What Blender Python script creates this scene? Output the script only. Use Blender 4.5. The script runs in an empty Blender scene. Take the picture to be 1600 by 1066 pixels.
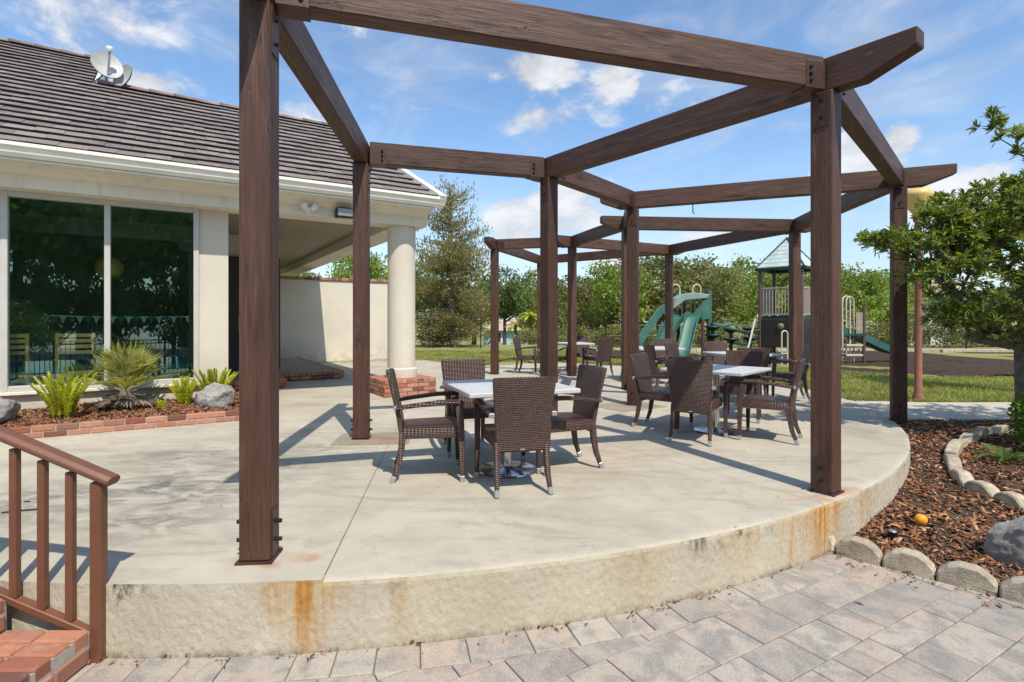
import bpy, bmesh, math, random
import numpy as np
from mathutils import Vector, Matrix

random.seed(7)
RNG = np.random.default_rng(7)
S = bpy.context.scene
COL = S.collection
R = math.radians
PI = math.pi

# ------------------------------------------------------------------ camera, light, exposure
CAMZ, FPX, HOR = 1.30, 850.0, 501.0
cam = bpy.data.cameras.new('camera')
camo = bpy.data.objects.new('camera', cam); COL.objects.link(camo)
camo.location = (0, 0, CAMZ); camo.rotation_euler = (R(90), 0, 0)
cam.sensor_width = 36; cam.sensor_fit = 'HORIZONTAL'
cam.lens = 36 * FPX / 1600
cam.shift_y = (HOR - 533) / 1600
cam.clip_start = 0.05; cam.clip_end = 5000
S.camera = camo

SUN_D = Vector((0.42, -0.907, 0)).normalized() * math.cos(R(55.5)) + Vector((0, 0, math.sin(R(55.5))))
sl = bpy.data.lights.new('sun', 'SUN'); sl.energy = 3.4; sl.angle = R(0.5); sl.color = (1.0, 0.92, 0.80)
so = bpy.data.objects.new('sun', sl); COL.objects.link(so)
so.rotation_euler = SUN_D.to_track_quat('Z', 'Y').to_euler(); so.location = SUN_D * 60

S.view_settings.view_transform = 'Standard'; S.view_settings.look = 'None'
S.view_settings.gamma = 1.0; S.view_settings.use_curve_mapping = False
S.view_settings.exposure = 0.60
S.cycles.max_bounces = 8; S.cycles.transparent_max_bounces = 12
S.cycles.use_denoising = True

W = bpy.data.worlds.new('World'); S.world = W; W.use_nodes = True


class NT:
    """small node-tree helper"""
    def __init__(self, tree):
        self.t = tree; tree.nodes.clear()
    def n(self, kind, **kw):
        nd = self.t.nodes.new('ShaderNode' + kind)
        for k, v in kw.items():
            if k.startswith('_'):
                setattr(nd, k[1:], v)
            else:
                key = k.replace('__', ' ')
                s = nd.inputs[int(key[1:])] if key[0] == 'i' and key[1:].isdigit() else nd.inputs[key]
                if isinstance(v, bpy.types.NodeSocket): self.t.links.new(v, s)
                else: s.default_value = v
        return nd
    def math(self, op, a, b=0.0, c=0.0, clamp=False):
        nd = self.t.nodes.new('ShaderNodeMath'); nd.operation = op; nd.use_clamp = clamp
        for i, v in enumerate((a, b, c)):
            if isinstance(v, bpy.types.NodeSocket): self.t.links.new(v, nd.inputs[i])
            else: nd.inputs[i].default_value = v
        return nd.outputs[0]
    def vmath(self, op, a, b=(0, 0, 0)):
        nd = self.t.nodes.new('ShaderNodeVectorMath'); nd.operation = op
        for i, v in enumerate((a, b)):
            if isinstance(v, bpy.types.NodeSocket): self.t.links.new(v, nd.inputs[i])
            else: nd.inputs[i].default_value = v
        return nd
    def mix(self, f, a, b, blend='MIX'):
        nd = self.t.nodes.new('ShaderNodeMix'); nd.data_type = 'RGBA'; nd.blend_type = blend
        for s, v in ((nd.inputs[0], f), (nd.inputs[6], a), (nd.inputs[7], b)):
            if isinstance(v, bpy.types.NodeSocket): self.t.links.new(v, s)
            else: s.default_value = v if not isinstance(v, tuple) or len(v) == 4 else (*v, 1)
        return nd.outputs[2]
    def ramp(self, f, stops, interp='LINEAR'):
        nd = self.t.nodes.new('ShaderNodeValToRGB'); cr = nd.color_ramp; cr.interpolation = interp
        while len(cr.elements) < len(stops): cr.elements.new(0.5)
        for e, (p, c) in zip(cr.elements, stops):
            e.position = p
            e.color = (*c, 1) if isinstance(c, tuple) and len(c) == 3 else (c if isinstance(c, tuple) else (c, c, c, 1))
        self.t.links.new(f, nd.inputs[0]); return nd.outputs[0]
    def map(self, v, a, b, c=0.0, d=1.0):
        nd = self.t.nodes.new('ShaderNodeMapRange'); nd.clamp = True; nd.interpolation_type = 'SMOOTHSTEP'
        self.t.links.new(v, nd.inputs[0])
        for i, x in enumerate((a, b, c, d)): nd.inputs[i + 1].default_value = x
        return nd.outputs[0]
    def noise(self, vec, scale, detail=4, rough=0.55, dist=0.0):
        return self.n('TexNoise', Vector=vec, Scale=scale, Detail=detail, Roughness=rough, Distortion=dist).outputs[0]
    def scl(self, vec, s, off=(0, 0, 0)):
        nd = self.n('Mapping', Vector=vec); nd.inputs['Scale'].default_value = s; nd.inputs['Location'].default_value = off
        return nd.outputs[0]


# ---- sky: Nishita + procedural clouds by direction
w = NT(W.node_tree)
el = 55.5
sky = w.n('TexSky', _sky_type='NISHITA')
sky.sun_disc = False; sky.sun_elevation = R(el); sky.sun_rotation = math.atan2(0.42, -0.907)
sky.altitude = 0; sky.air_density = 1.0; sky.dust_density = 0.6; sky.ozone_density = 2.0
tc = w.n('TexCoord').outputs['Generated']
dirn = w.vmath('NORMALIZE', tc).outputs[0]
sepd = w.n('SeparateXYZ', Vector=dirn)
dz = sepd.outputs[2]
n1 = w.noise(w.scl(dirn, (5, 5, 9)), 1.6, 8, 0.62, 0.25)
n2 = w.noise(w.scl(dirn, (3, 3, 8), (4.1, 2.2, 0.3)), 1.3, 6, 0.6, 0.9)
def pdir(px, py):
    return Vector(((px - 800) / FPX, 1, (HOR - py) / FPX)).normalized()
LOBES = [(150, 20, .11, .12, .55), (120, 95, .09, .07, .4), (235, 130, .06, .03, .75), (840, 105, .09, .045, .95), (962, 125, .05, .05, .8),
         (850, 185, .09, .035, .7), (920, 175, .09, .05, .35), (1030, 150, .12, .04, .35), (805, 345, .06, .06, .95), (780, 330, .04, .03, .6), (870, 330, .12, .11, .75),
         (1355, 245, .055, .045, 1.0), (1402, 220, .03, .03, 1.0), (1320, 265, .05, .025, .9), (1540, 285, .07, .04, .6), (920, 400, .22, .05, .55), (1450, 330, .2, .06, .45),
         (1110, 365, .2, .05, .45), (560, 50, .06, .03, .35), (600, 170, .12, .04, .3), (480, 180, .08, .05, .45)]
acc = None
for (px, py, rx, rz, s_) in LOBES:
    d0 = pdir(px, py)
    df = w.vmath('SUBTRACT', dirn, tuple(d0)).outputs[0]
    df = w.vmath('MULTIPLY', df, (1 / rx, 1 / rx, 1 / rz)).outputs[0]
    ln = w.vmath('LENGTH', df).outputs['Value']
    m_ = w.math('MULTIPLY', w.map(ln, 1.5, 0.0), s_)
    acc = m_ if acc is None else w.math('MAXIMUM', acc, m_)
dens = w.math('ADD', w.math('MULTIPLY', acc, 0.85), w.math('MULTIPLY', w.math('SUBTRACT', n1, 0.5), 1.9))
cum = w.map(dens, 0.16, 0.62)
cum = w.math('MULTIPLY', cum, w.map(acc, 0.02, 0.25))
wisp = w.math('MULTIPLY', w.map(n2, 0.38, 0.80), 0.52)
hz = w.math('MULTIPLY', w.map(dz, 0.36, 0.0), 0.48)
cloud = w.math('MAXIMUM', w.math('MAXIMUM', w.math('MULTIPLY', cum, .92), wisp), hz, clamp=True)
skyc = w.mix(1.0, sky.outputs[0], (0.84, 0.97, 1.03), 'MULTIPLY')
shade = w.map(n1, 0.35, 0.7, 0.66, 1.0)
cl = w.vmath('SCALE', (4.7, 4.78, 4.95)); w.t.links.new(shade, cl.inputs['Scale'])
mixc = w.mix(cloud, skyc, cl.outputs[0])
bg = w.n('Background', Color=mixc, Strength=0.135)
w.t.links.new(bg.outputs[0], w.n('OutputWorld').inputs[0])


# ------------------------------------------------------------------ materials
def newmat(name):
    m = bpy.data.materials.new(name); m.use_nodes = True
    return m, NT(m.node_tree)
def finish(nt, color, rough=0.6, bump=None, bstr=0.3, bdist=0.01, metal=0.0, spec=0.5, shader=None):
    p = nt.n('BsdfPrincipled')
    for key, v in (('Base Color', color), ('Roughness', rough), ('Metallic', metal), ('Specular IOR Level', spec)):
        if isinstance(v, bpy.types.NodeSocket): nt.t.links.new(v, p.inputs[key])
        else: p.inputs[key].default_value = (*v, 1) if isinstance(v, tuple) and len(v) == 3 else v
    if bump is not None:
        b = nt.n('Bump', Height=bump, Strength=bstr, Distance=bdist)
        nt.t.links.new(b.outputs[0], p.inputs['Normal'])
    nt.t.links.new(p.outputs[0], nt.n('OutputMaterial').inputs[0])
    return p
def objc(nt): return nt.n('TexCoord').outputs['Object']
def gpos(nt): return nt.n('NewGeometry').outputs['Position']
def rnd(nt): return nt.n('ObjectInfo').outputs['Random']
def island(nt): return nt.n('NewGeometry').outputs['Random Per Island']
def simple(name, col, rough=0.5, metal=0.0, var=0.12, scale=8.0, bump=0.0, spec=0.5, rand=0.0):
    m, nt = newmat(name)
    o = objc(nt); nz = nt.noise(o, scale, 5, 0.6)
    k = nt.map(nz, 0.25, 0.75, 1 - var, 1 + var)
    if rand: k = nt.math('MULTIPLY', k, nt.map(rnd(nt), 0, 1, 1 - rand, 1 + rand))
    v = nt.vmath('SCALE', col); nt.t.links.new(k, v.inputs['Scale'])
    finish(nt, v.outputs[0], rough, nt.noise(o, scale * 6, 4) if bump else None, bump, 0.01, metal, spec)
    return m

def m_wood():
    m, nt = newmat('stained_timber')
    o = objc(nt); r = rnd(nt)
    off = nt.n('CombineXYZ', X=nt.math('MULTIPLY', r, 37.0), Y=nt.math('MULTIPLY', r, 11.0), Z=0.0).outputs[0]
    p = nt.vmath('ADD', o, off).outputs[0]
    g1 = nt.noise(nt.scl(p, (1.1, 16, 16)), 2.2, 7, 0.68, 0.6)
    g2 = nt.noise(nt.scl(p, (3, 90, 90)), 1.5, 3, 0.6)
    big = nt.noise(nt.scl(p, (.8, 2.5, 2.5)), 1.4, 3)
    c = nt.ramp(g1, [(0.22, (0.024, 0.0115, 0.0075)), (0.48, (0.082, 0.0395, 0.025)), (0.72, (0.155, 0.080, 0.051))])
    c = nt.mix(nt.map(big, .35, .7), c, (0.076, 0.033, 0.0205))
    c = nt.mix(nt.math('MULTIPLY', nt.map(g2, .5, .7), .55), c, (0.03, .016, .013))
    # checks (long dark splits) and knots
    ck = nt.noise(nt.scl(p, (1.0, 30, 30), (3, 5, 1)), 1.7, 2, .5, 0.35)
    ckm = nt.map(nt.math('ABSOLUTE', nt.math('SUBTRACT', ck, .5)), .016, 0.0)
    ckm = nt.math('MULTIPLY', ckm, nt.map(nt.noise(nt.scl(p, (.9, 3, 3), (7, 1, 2)), 1.3, 2), .47, .55))
    c = nt.mix(ckm, c, (0.016, .010, .009))
    vk = nt.n('TexVoronoi', Vector=nt.scl(p, (1.5, 5.5, 5.5)), Scale=1.0)
    kn = nt.math('MULTIPLY', nt.map(vk.outputs['Distance'], .26, .06), nt.map(nt.noise(p, .9, 1), .44, .52))
    c = nt.mix(nt.math('MULTIPLY', kn, .75), c, (0.03, .017, .014))
    # pale chips
    ch = nt.noise(nt.scl(p, (2.2, 9, 9), (1, 9, 4)), 3.0, 6, .75)
    c = nt.mix(nt.math('MULTIPLY', nt.map(ch, .655, .71), .55), c, (0.34, .25, .22))
    vb = nt.vmath('SCALE', c); nt.t.links.new(nt.map(r, 0, 1, .82, 1.22), vb.inputs['Scale']); c = vb.outputs[0]
    h = nt.math('SUBTRACT', nt.math('ADD', g1, nt.math('MULTIPLY', g2, .35)), nt.math('ADD', nt.math('MULTIPLY', ckm, 1.2), kn))
    finish(nt, c, nt.map(g1, .2, .8, .62, .48), h, .45, .010, spec=.4)
    return m

CX, CY, RD = -1.80, 10.10, 7.42      # centre of the ring-shaped terrace, its radius

def spots(nt, P, lst):
    acc = None
    for (x, y, rx, ry, s_) in lst:
        d = nt.vmath('MULTIPLY', nt.vmath('SUBTRACT', P, (x, y, 0)).outputs[0], (1 / rx, 1 / ry, 0)).outputs[0]
        m_ = nt.math('MULTIPLY', nt.map(nt.vmath('LENGTH', d).outputs['Value'], 1.25, 0.0), s_)
        acc = m_ if acc is None else nt.math('MAXIMUM', acc, m_)
    return acc

RUST = [(-1.12, 2.98, .10, .07, 1), (-1.30, 2.90, .07, .05, .8), (2.55, 4.14, .22, .14, .9), (2.33, 3.95, .25, .06, .7), (2.15, 4.0, .3, .14, .4), (-1.40, 6.0, .28, .16, .9), (-1.5, 5.75, .35, .12, .5),
        (.62, 6.45, .4, .35, .55), (2.05, 8.2, .35, .3, .6), (.85, 4.6, .5, .4, .18), (1.0, 5.4, .6, .5, .35), (5.0, 6.9, .25, .2, .6)]
MILDEW = [(-3.3, 3.9, 1.2, .9, .6), (-2.6, 5.2, 1.4, 1.0, .5), (-2.3, 4.1, .7, .9, .7), (-2.7, 4.3, .9, .8, .75), (-2.35, 3.5, .55, .4, .7), (-3.1, 5.2, 1.0, .5, .6), (-2.1, 4.9, .6, .5, .5), (-3.6, 4.0, .8, .6, .45), (-2.4, 6.2, .5, .5, .35),
          (-1.7, 3.3, .5, .35, .3), (.3, 3.6, .5, .2, .25), (-.4, 5.6, .5, .4, .25), (4.2, 6.3, .6, .5, .3), (-2.0, 5.55, .5, .35, .6)]

def m_concrete(name, tint=(1, 1, 1), stains=True):
    m, nt = newmat(name)
    P = gpos(nt)
    a = nt.noise(P, 1.1, 6, .62, .4); b = nt.noise(P, 7, 6, .7); f = nt.noise(P, 70, 4, .7)
    c = nt.ramp(a, [(.28, (0.340, 0.306, 0.236)), (.5, (0.435, 0.394, 0.312)), (.72, (0.495, 0.452, 0.362))])
    c = nt.mix(nt.math('MULTIPLY', nt.map(b, .47, .7), .36), c, (.30, .275, .225))
    c = nt.mix(nt.math('MULTIPLY', nt.map(f, .5, .72), .16), c, (.28, .26, .22))
    if stains:
        lo = nt.noise(nt.scl(P, (1.4, 2.6, 1)), 2.1, 8, .72, .7)
        mm = nt.math('MULTIPLY', spots(nt, P, MILDEW), nt.map(lo, .38, .62))
        c = nt.mix(nt.math('MULTIPLY', mm, 1.35, clamp=True), c, (.125, .122, .108))
        # faint trowel swirls
        sw = nt.noise(nt.scl(P, (.7, 2.2, 1), (3, 1, 0)), 1.3, 7, .68, 1.5)
        c = nt.mix(nt.math('MULTIPLY', nt.map(sw, .48, .66), .5), c, (.275, .25, .20))
        rr = nt.math('MULTIPLY', spots(nt, P, RUST), nt.map(nt.noise(P, 5, 6, .68), .30, .64))
        c = nt.mix(nt.math('MULTIPLY', rr, .9), c, (.37, .165, .05))
        sp = nt.n('TexVoronoi', Vector=P, Scale=1.15).outputs['Distance']
        c = nt.mix(nt.math('MULTIPLY', nt.map(sp, .04, .016), .55), c, (.10, .10, .095))
        ck = nt.noise(nt.scl(P, (1, 1, 1), (5, 2, 0)), .8, 5, .6, .6)
        c = nt.mix(nt.math('MULTIPLY', nt.map(nt.math('ABSOLUTE', nt.math('SUBTRACT', ck, .5)), .0022, .0), .38), c, (.2, .185, .155))
    if tint != (1, 1, 1): c = nt.mix(1.0, c, tint, 'MULTIPLY')
    finish(nt, c, .82, nt.math('ADD', nt.math('MULTIPLY', b, .6), nt.math('MULTIPLY', f, .4)), .35, .006, spec=.3)
    return m

def m_stucco_edge():
    m, nt = newmat('rough_stucco')
    P = gpos(nt)
    sx = nt.n('SeparateXYZ', Vector=P)
    a = nt.noise(P, 3.0, 6, .65); b = nt.noise(nt.scl(P, (1, 1, .8)), 34, 7, .74, .8); f = nt.noise(P, 90, 3, .6)
    v = nt.n('TexVoronoi', Vector=nt.scl(P, (1, 1, .7)), Scale=34.0, _feature='SMOOTH_F1').outputs['Distance']
    c = nt.ramp(a, [(.3, (0.45, 0.405, 0.31)), (.7, (0.55, 0.50, 0.39))])
    c = nt.mix(nt.math('MULTIPLY', nt.map(b, .52, .72), .25), c, (.30, .26, .185))
    # rust runs below the bolted post feet
    strk = nt.noise(nt.scl(P, (1, 1, .10)), 15, 5, .65)
    def band(x0, x1, k, lo=.36, hi=.62):
        mid, hw = (x0 + x1) / 2, (x1 - x0) / 2
        d = nt.math('ABSOLUTE', nt.math('SUBTRACT', sx.outputs[0], mid))
        return nt.math('MULTIPLY', nt.math('MULTIPLY', nt.map(nt.math('ADD', d, nt.math('MULTIPLY', nt.math('SUBTRACT', a, .5), hw * .9)), hw * 1.3, hw * .1), nt.map(strk, lo, hi)), k)
    zz = nt.map(sx.outputs[2], -.40, .0)
    wob = nt.math('MULTIPLY', nt.math('SUBTRACT', nt.noise(nt.scl(P, (1, 1, .6)), 9, 5, .7), .5), .22)
    def run(xc, wt, wb, k, lo=.34, hi=.62):
        d = nt.math('ABSOLUTE', nt.math('ADD', nt.math('SUBTRACT', sx.outputs[0], xc), wob))
        hw = nt.math('ADD', nt.math('MULTIPLY', zz, wt - wb), wb)
        m_ = nt.map(nt.math('DIVIDE', d, hw), 1.0, .0)
        m_ = nt.math('MULTIPLY', m_, nt.map(strk, lo, hi))
        return nt.math('MULTIPLY', nt.math('MULTIPLY', m_, nt.math('ADD', nt.math('MULTIPLY', zz, .55), .5)), k)
    ru = run(-1.05, .30, .13, 1.15, .26, .56)
    for q in ((2.22, .34, .26, 1.2, .26, .55), (1.9, .25, .15, .9), (1.45, .25, .12, .5), (2.75, .28, .2, .55), (-.55, .22, .1, .35), (.75, .3, .12, .3)): ru = nt.math('MAXIMUM', ru, run(*q))
    c = nt.mix(nt.math('MULTIPLY', ru, .95, clamp=True), c, nt.mix(nt.map(strk, .45, .7), (.50, .29, .10, 1), (.36, .15, .035, 1)))
    yl = nt.math('MAXIMUM', band(-.9, .2, .45), band(-.3, 1.3, .3))
    c = nt.mix(nt.math('MULTIPLY', yl, .7), c, (.46, .39, .245))
    # black mildew near the top lip
    top = nt.map(sx.outputs[2], -.17, -.02)
    mk = nt.noise(nt.scl(P, (1, 1, .35)), 9, 7, .75, .5)
    mz = nt.math('MAXIMUM', band(-2.15, -1.80, 1.8, .1, .3), nt.math('MAXIMUM', band(-.95, -.45, 1.0), nt.math('MAXIMUM', band(.7, 1.9, 1.1, .3, .5), band(2.6, 6.0, 1.5, .25, .45))))
    mz = nt.math('MULTIPLY', nt.math('MULTIPLY', mz, top), nt.map(mk, .47, .66))
    c = nt.mix(nt.math('MULTIPLY', mz, .85), c, (.06, .056, .046))
    # dirt line at the foot
    c = nt.mix(nt.math('MULTIPLY', nt.math('MULTIPLY', nt.map(sx.outputs[2], -.31, -.36), nt.map(mk, .4, .6)), .5), c, (.12, .10, .07))
    h = nt.math('ADD', nt.math('MULTIPLY', b, .8), nt.math('ADD', nt.math('MULTIPLY', v, .6), nt.math('MULTIPLY', f, .15)))
    finish(nt, c, .9, h, .75, .013, spec=.2)
    return m

def m_stucco_wall(name, col):
    m, nt = newmat(name)
    P = gpos(nt)
    a = nt.noise(P, .9, 5, .6); b = nt.noise(P, 60, 5, .7); st = nt.noise(nt.scl(P, (1, 1, .12)), 5, 5, .7)
    v = nt.vmath('SCALE', col); nt.t.links.new(nt.map(a, .3, .7, .93, 1.05), v.inputs['Scale'])
    c = nt.mix(nt.math('MULTIPLY', nt.map(st, .58, .8), .22), v.outputs[0], tuple(x * .6 for x in col))
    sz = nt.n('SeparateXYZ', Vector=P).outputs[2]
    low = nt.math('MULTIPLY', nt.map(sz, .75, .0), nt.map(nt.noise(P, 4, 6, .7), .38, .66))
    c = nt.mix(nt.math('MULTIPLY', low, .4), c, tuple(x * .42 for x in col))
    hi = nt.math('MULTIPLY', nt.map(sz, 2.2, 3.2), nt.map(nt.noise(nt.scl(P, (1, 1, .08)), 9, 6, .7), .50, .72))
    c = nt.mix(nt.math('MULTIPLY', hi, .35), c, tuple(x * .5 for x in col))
    finish(nt, c, .85, nt.math('ADD', b, nt.math('MULTIPLY', nt.noise(P, 14, 4), .6)), .35, .006, spec=.25)
    return m

def m_brick():
    m, nt = newmat('fired_brick')
    o = objc(nt); r = rnd(nt); P = gpos(nt)
    c = nt.ramp(r, [(0, (.32, .12, .072)), (.25, (.41, .18, .108)), (.5, (.47, .245, .165)), (.68, (.25, .08, .05)), (.85, (.15, .075, .058)), (1, (.40, .20, .135))], 'LINEAR')
    n = nt.noise(P, 28, 6, .7); n2 = nt.noise(P, 9, 4)
    c = nt.mix(nt.math('MULTIPLY', nt.map(n, .5, .75), .45), c, (.11, .07, .055))
    c = nt.mix(nt.math('MULTIPLY', nt.map(n2, .56, .72), .35), c, (.46, .36, .28))
    finish(nt, c, .85, n, .5, .006, spec=.25)
    return m

def m_paver():
    m, nt = newmat('tumbled_paver')
    P = gpos(nt); r = rnd(nt)
    c = nt.ramp(r, [(0, (.31, .287, .258)), (.2, (.385, .355, .315)), (.38, (.39, .325, .28)), (.5, (.28, .268, .255)), (.66, (.41, .38, .338)), (.8, (.36, .31, .275)), (.92, (.285, .27, .25)), (1, (.42, .345, .295))])
    off = nt.n('CombineXYZ', X=nt.math('MULTIPLY', r, 61.0), Y=nt.math('MULTIPLY', r, 23.0), Z=0.0).outputs[0]
    Q = nt.vmath('ADD', P, off).outputs[0]
    cloud = nt.noise(nt.scl(Q, (1, 1.4, 1)), 6.5, 5, .6, .5)
    c = nt.mix(nt.math('MULTIPLY', nt.map(cloud, .46, .66), .5), c, (.43, .325, .255))
    cl2 = nt.noise(nt.scl(Q, (1.2, 1, 1), (9, 4, 1)), 5.0, 5, .6, .5)
    c = nt.mix(nt.math('MULTIPLY', nt.map(cl2, .44, .64), .75), c, (.205, .20, .198))
    fine = nt.noise(Q, 160, 3, .7)
    c = nt.mix(nt.math('MULTIPLY', nt.map(fine, .5, .68), .5), c, (.14, .13, .12))
    c = nt.mix(nt.math('MULTIPLY', nt.map(fine, .46, .32), .4), c, (.64, .61, .56))
    c = nt.mix(1.0, c, (1.02, 1.0, .96), 'MULTIPLY')
    finish(nt, c, .85, nt.math('ADD', fine, nt.noise(Q, 22, 4)), .4, .004, spec=.3)
    return m

def m_weave():
    m, nt = newmat('woven_rattan')
    uv = nt.n('TexCoord').outputs['UV']
    br = nt.n('TexBrick', Vector=uv, Scale=1.0)
    br.offset = .5; br.squash = 1.0
    br.inputs['Color1'].default_value = (.062, .026, .017, 1); br.inputs['Color2'].default_value = (.132, .062, .043, 1)
    br.inputs['Mortar'].default_value = (.010, .006, .005, 1)
    br.inputs['Mortar Size'].default_value = .0020; br.inputs['Mortar Smooth'].default_value = .6
    br.inputs['Brick Width'].default_value = .030; br.inputs['Row Height'].default_value = .0135
    big = nt.noise(uv, 7, 3)
    c = nt.mix(nt.math('MULTIPLY', nt.map(big, .4, .7), .4), br.outputs[0], (.085, .035, .026))
    c = nt.mix(nt.math('MULTIPLY', nt.map(rnd(nt), 0, 1), .25), c, (.05, .036, .030))
    su = nt.n('SeparateXYZ', Vector=uv)
    wv = nt.math('ABSOLUTE', nt.math('SINE', nt.math('MULTIPLY', su.outputs[1], PI / .0135)))
    wu = nt.math('ABSOLUTE', nt.math('SINE', nt.math('MULTIPLY', su.outputs[0], PI / .030)))
    h = nt.math('SUBTRACT', nt.math('ADD', wv, nt.math('MULTIPLY', wu, .6)), nt.math('MULTIPLY', br.outputs['Fac'], 1.5))
    finish(nt, c, .36, h, .8, .005, spec=.6)
    return m

def m_leaf(name, cols, trans=.35, rough=.45, scale=.8):
    m, nt = newmat(name)
    r = island(nt); o = objc(nt)
    k = len(cols)
    c = nt.ramp(r, [(i / max(1, k - 1), cc) for i, cc in enumerate(cols)])
    nz = nt.noise(o, scale, 3)
    s_ = nt.vmath('SCALE', c); nt.t.links.new(nt.map(nz, .3, .7, .72, 1.25), s_.inputs['Scale'])
    ro = nt.map(rnd(nt), 0, 1, .86, 1.14)
    s2 = nt.vmath('SCALE', s_.outputs[0]); nt.t.links.new(ro, s2.inputs['Scale'])
    p = nt.n('BsdfPrincipled', Roughness=rough); nt.t.links.new(s2.outputs[0], p.inputs['Base Color'])
    p.inputs['Specular IOR Level'].default_value = .35
    tb = nt.n('BsdfTranslucent'); t2 = nt.mix(1.0, s2.outputs[0], (1.5, 1.6, .6), 'MULTIPLY'); nt.t.links.new(t2, tb.inputs[0])
    mx = nt.n('MixShader', Fac=trans); nt.t.links.new(p.outputs[0], mx.inputs[1]); nt.t.links.new(tb.outputs[0], mx.inputs[2])
    nt.t.links.new(mx.outputs[0], nt.n('OutputMaterial').inputs[0])
    return m

def m_chip(name, cols):
    m, nt = newmat(name)
    c = nt.ramp(island(nt), [(i / (len(cols) - 1), cc) for i, cc in enumerate(cols)])
    n = nt.noise(nt.scl(gpos(nt), (60, 60, 60)), 2.0, 4, .7)
    c = nt.mix(nt.math('MULTIPLY', nt.map(n, .4, .7), .4), c, (.05, .03, .02))
    finish(nt, c, .8, n, .4, .004, spec=.25)
    return m

def m_grass_ground():
    m, nt = newmat('lawn')
    P = gpos(nt)
    a = nt.noise(P, .45, 6, .65); b = nt.noise(P, 6, 6, .75); f = nt.noise(nt.scl(P, (30, 30, 30)), 3, 3, .7)
    c = nt.ramp(a, [(.32, (.17, .21, .055)), (.5, (.26, .26, .085)), (.62, (.36, .31, .15)), (.75, (.21, .24, .07))])
    c = nt.mix(nt.math('MULTIPLY', nt.map(b, .45, .7), .5), c, (.20, .18, .085))
    c = nt.mix(nt.math('MULTIPLY', nt.map(f, .5, .7), .3), c, (.09, .10, .03))
    finish(nt, c, .9, nt.math('ADD', b, f), .6, .03, spec=.1)
    return m

def m_dark_mulch():
    m, nt = newmat('playground_mulch')
    P = gpos(nt)
    a = nt.noise(P, .7, 5, .65, .4); b = nt.noise(P, 14, 6, .75); f = nt.n('TexVoronoi', Vector=P, Scale=18.0)
    c = nt.ramp(b, [(.3, (.028, .019, .014)), (.55, (.078, .050, .036)), (.75, (.16, .108, .078))])
    c = nt.mix(nt.math('MULTIPLY', nt.map(a, .52, .7), .55), c, (.02, .017, .017))
    finish(nt, c, .9, nt.math('ADD', b, f.outputs['Distance']), .8, .05, spec=.15)
    return m

def m_tile():
    m, nt = newmat('roof_tile')
    P = gpos(nt); r = rnd(nt)
    isl = island(nt)
    rr = nt.math('FRACT', nt.math('ADD', r, isl))
    c = nt.ramp(rr, [(0, (.165, .142, .132)), (.5, (.205, .178, .165)), (1, (.245, .212, .198))])
    n = nt.noise(P, 6, 6, .7); f = nt.noise(P, 45, 4, .7)
    c = nt.mix(nt.math('MULTIPLY', nt.map(n, .48, .7), .55), c, (.085, .068, .064))
    c = nt.mix(nt.math('MULTIPLY', nt.map(f, .6, .75), .3), c, (.32, .29, .27))
    finish(nt, c, .85, f, .4, .006, spec=.2)
    return m

def m_rock():
    m, nt = newmat('grey_rock')
    P = gpos(nt)
    a = nt.noise(P, 5, 8, .7, .6); b = nt.noise(P, 26, 6, .75)
    v = nt.n('TexVoronoi', Vector=nt.scl(P, (1, 1, 2)), Scale=9.0, _feature='DISTANCE_TO_EDGE').outputs['Distance']
    c = nt.ramp(a, [(.3, (.20, .195, .18)), (.5, (.32, .31, .285)), (.7, (.44, .425, .39))])
    c = nt.mix(nt.math('MULTIPLY', nt.map(b, .5, .7), .4), c, (.15, .145, .135))
    finish(nt, c, .85, nt.math('ADD', a, nt.math('MULTIPLY', b, .5)), .9, .05, spec=.3)
    return m

def m_glass():
    m, nt = newmat('tinted_window_glass')
    tr = nt.n('BsdfTransparent', Color=(.86, .95, .90, 1)); gl = nt.n('BsdfGlossy', Color=(.78, 1.0, .90, 1), Roughness=.0)
    fr = nt.n('Fresnel', IOR=1.5)
    fac = nt.math('ADD', nt.math('MULTIPLY', fr.outputs[0], .8), .095, clamp=True)
    mx = nt.n('MixShader', Fac=fac); nt.t.links.new(tr.outputs[0], mx.inputs[1]); nt.t.links.new(gl.outputs[0], mx.inputs[2])
    nt.t.links.new(mx.outputs[0], nt.n('OutputMaterial').inputs[0])
    return m

def m_water():
    m, nt = newmat('pool_water')
    finish(nt, (.05, .30, .36), .05, nt.noise(gpos(nt), 3, 4), .25, .03)
    return m

M = {}
M['wood'] = m_wood()
M['bracket'] = simple('painted_steel_bracket', (.062, .028, .020), .5, 0.2, .25, 14, .2)
M['bolt'] = simple('dark_bolt', (.022, .017, .016), .5, .5)
M['concrete'] = m_concrete('terrace_concrete')
M['patchconc'] = m_concrete('patch_concrete', (.66, .63, .57))
M['pathconc'] = m_concrete('path_concrete', (1.05, 1.06, 1.1), False)
M['stucco'] = m_stucco_edge()
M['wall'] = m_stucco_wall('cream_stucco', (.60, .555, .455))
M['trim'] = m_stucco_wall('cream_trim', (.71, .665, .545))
M['gutter'] = simple('white_gutter_paint', (.80, .785, .68), .4, 0, .06, 4)
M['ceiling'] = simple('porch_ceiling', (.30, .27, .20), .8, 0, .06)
M['brick'] = m_brick()
M['mortar'] = simple('mortar', (.38, .35, .31), .95, 0, .2, 30, .4)
M['paver'] = m_paver()
M['joint'] = simple('joint_filler', (.20, .175, .13), .95, 0, .3, 12, .3)
M['sand'] = simple('joint_sand', (.13, .115, .095), .95, 0, .35, 12, .5)
M['weave'] = m_weave()
M['cap'] = simple('satin_steel_cap', (.42, .42, .42), .35, .6, .1)
M['table'] = simple('white_table_slab', (.50, .505, .51), .45, 0, .05, 5)
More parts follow.
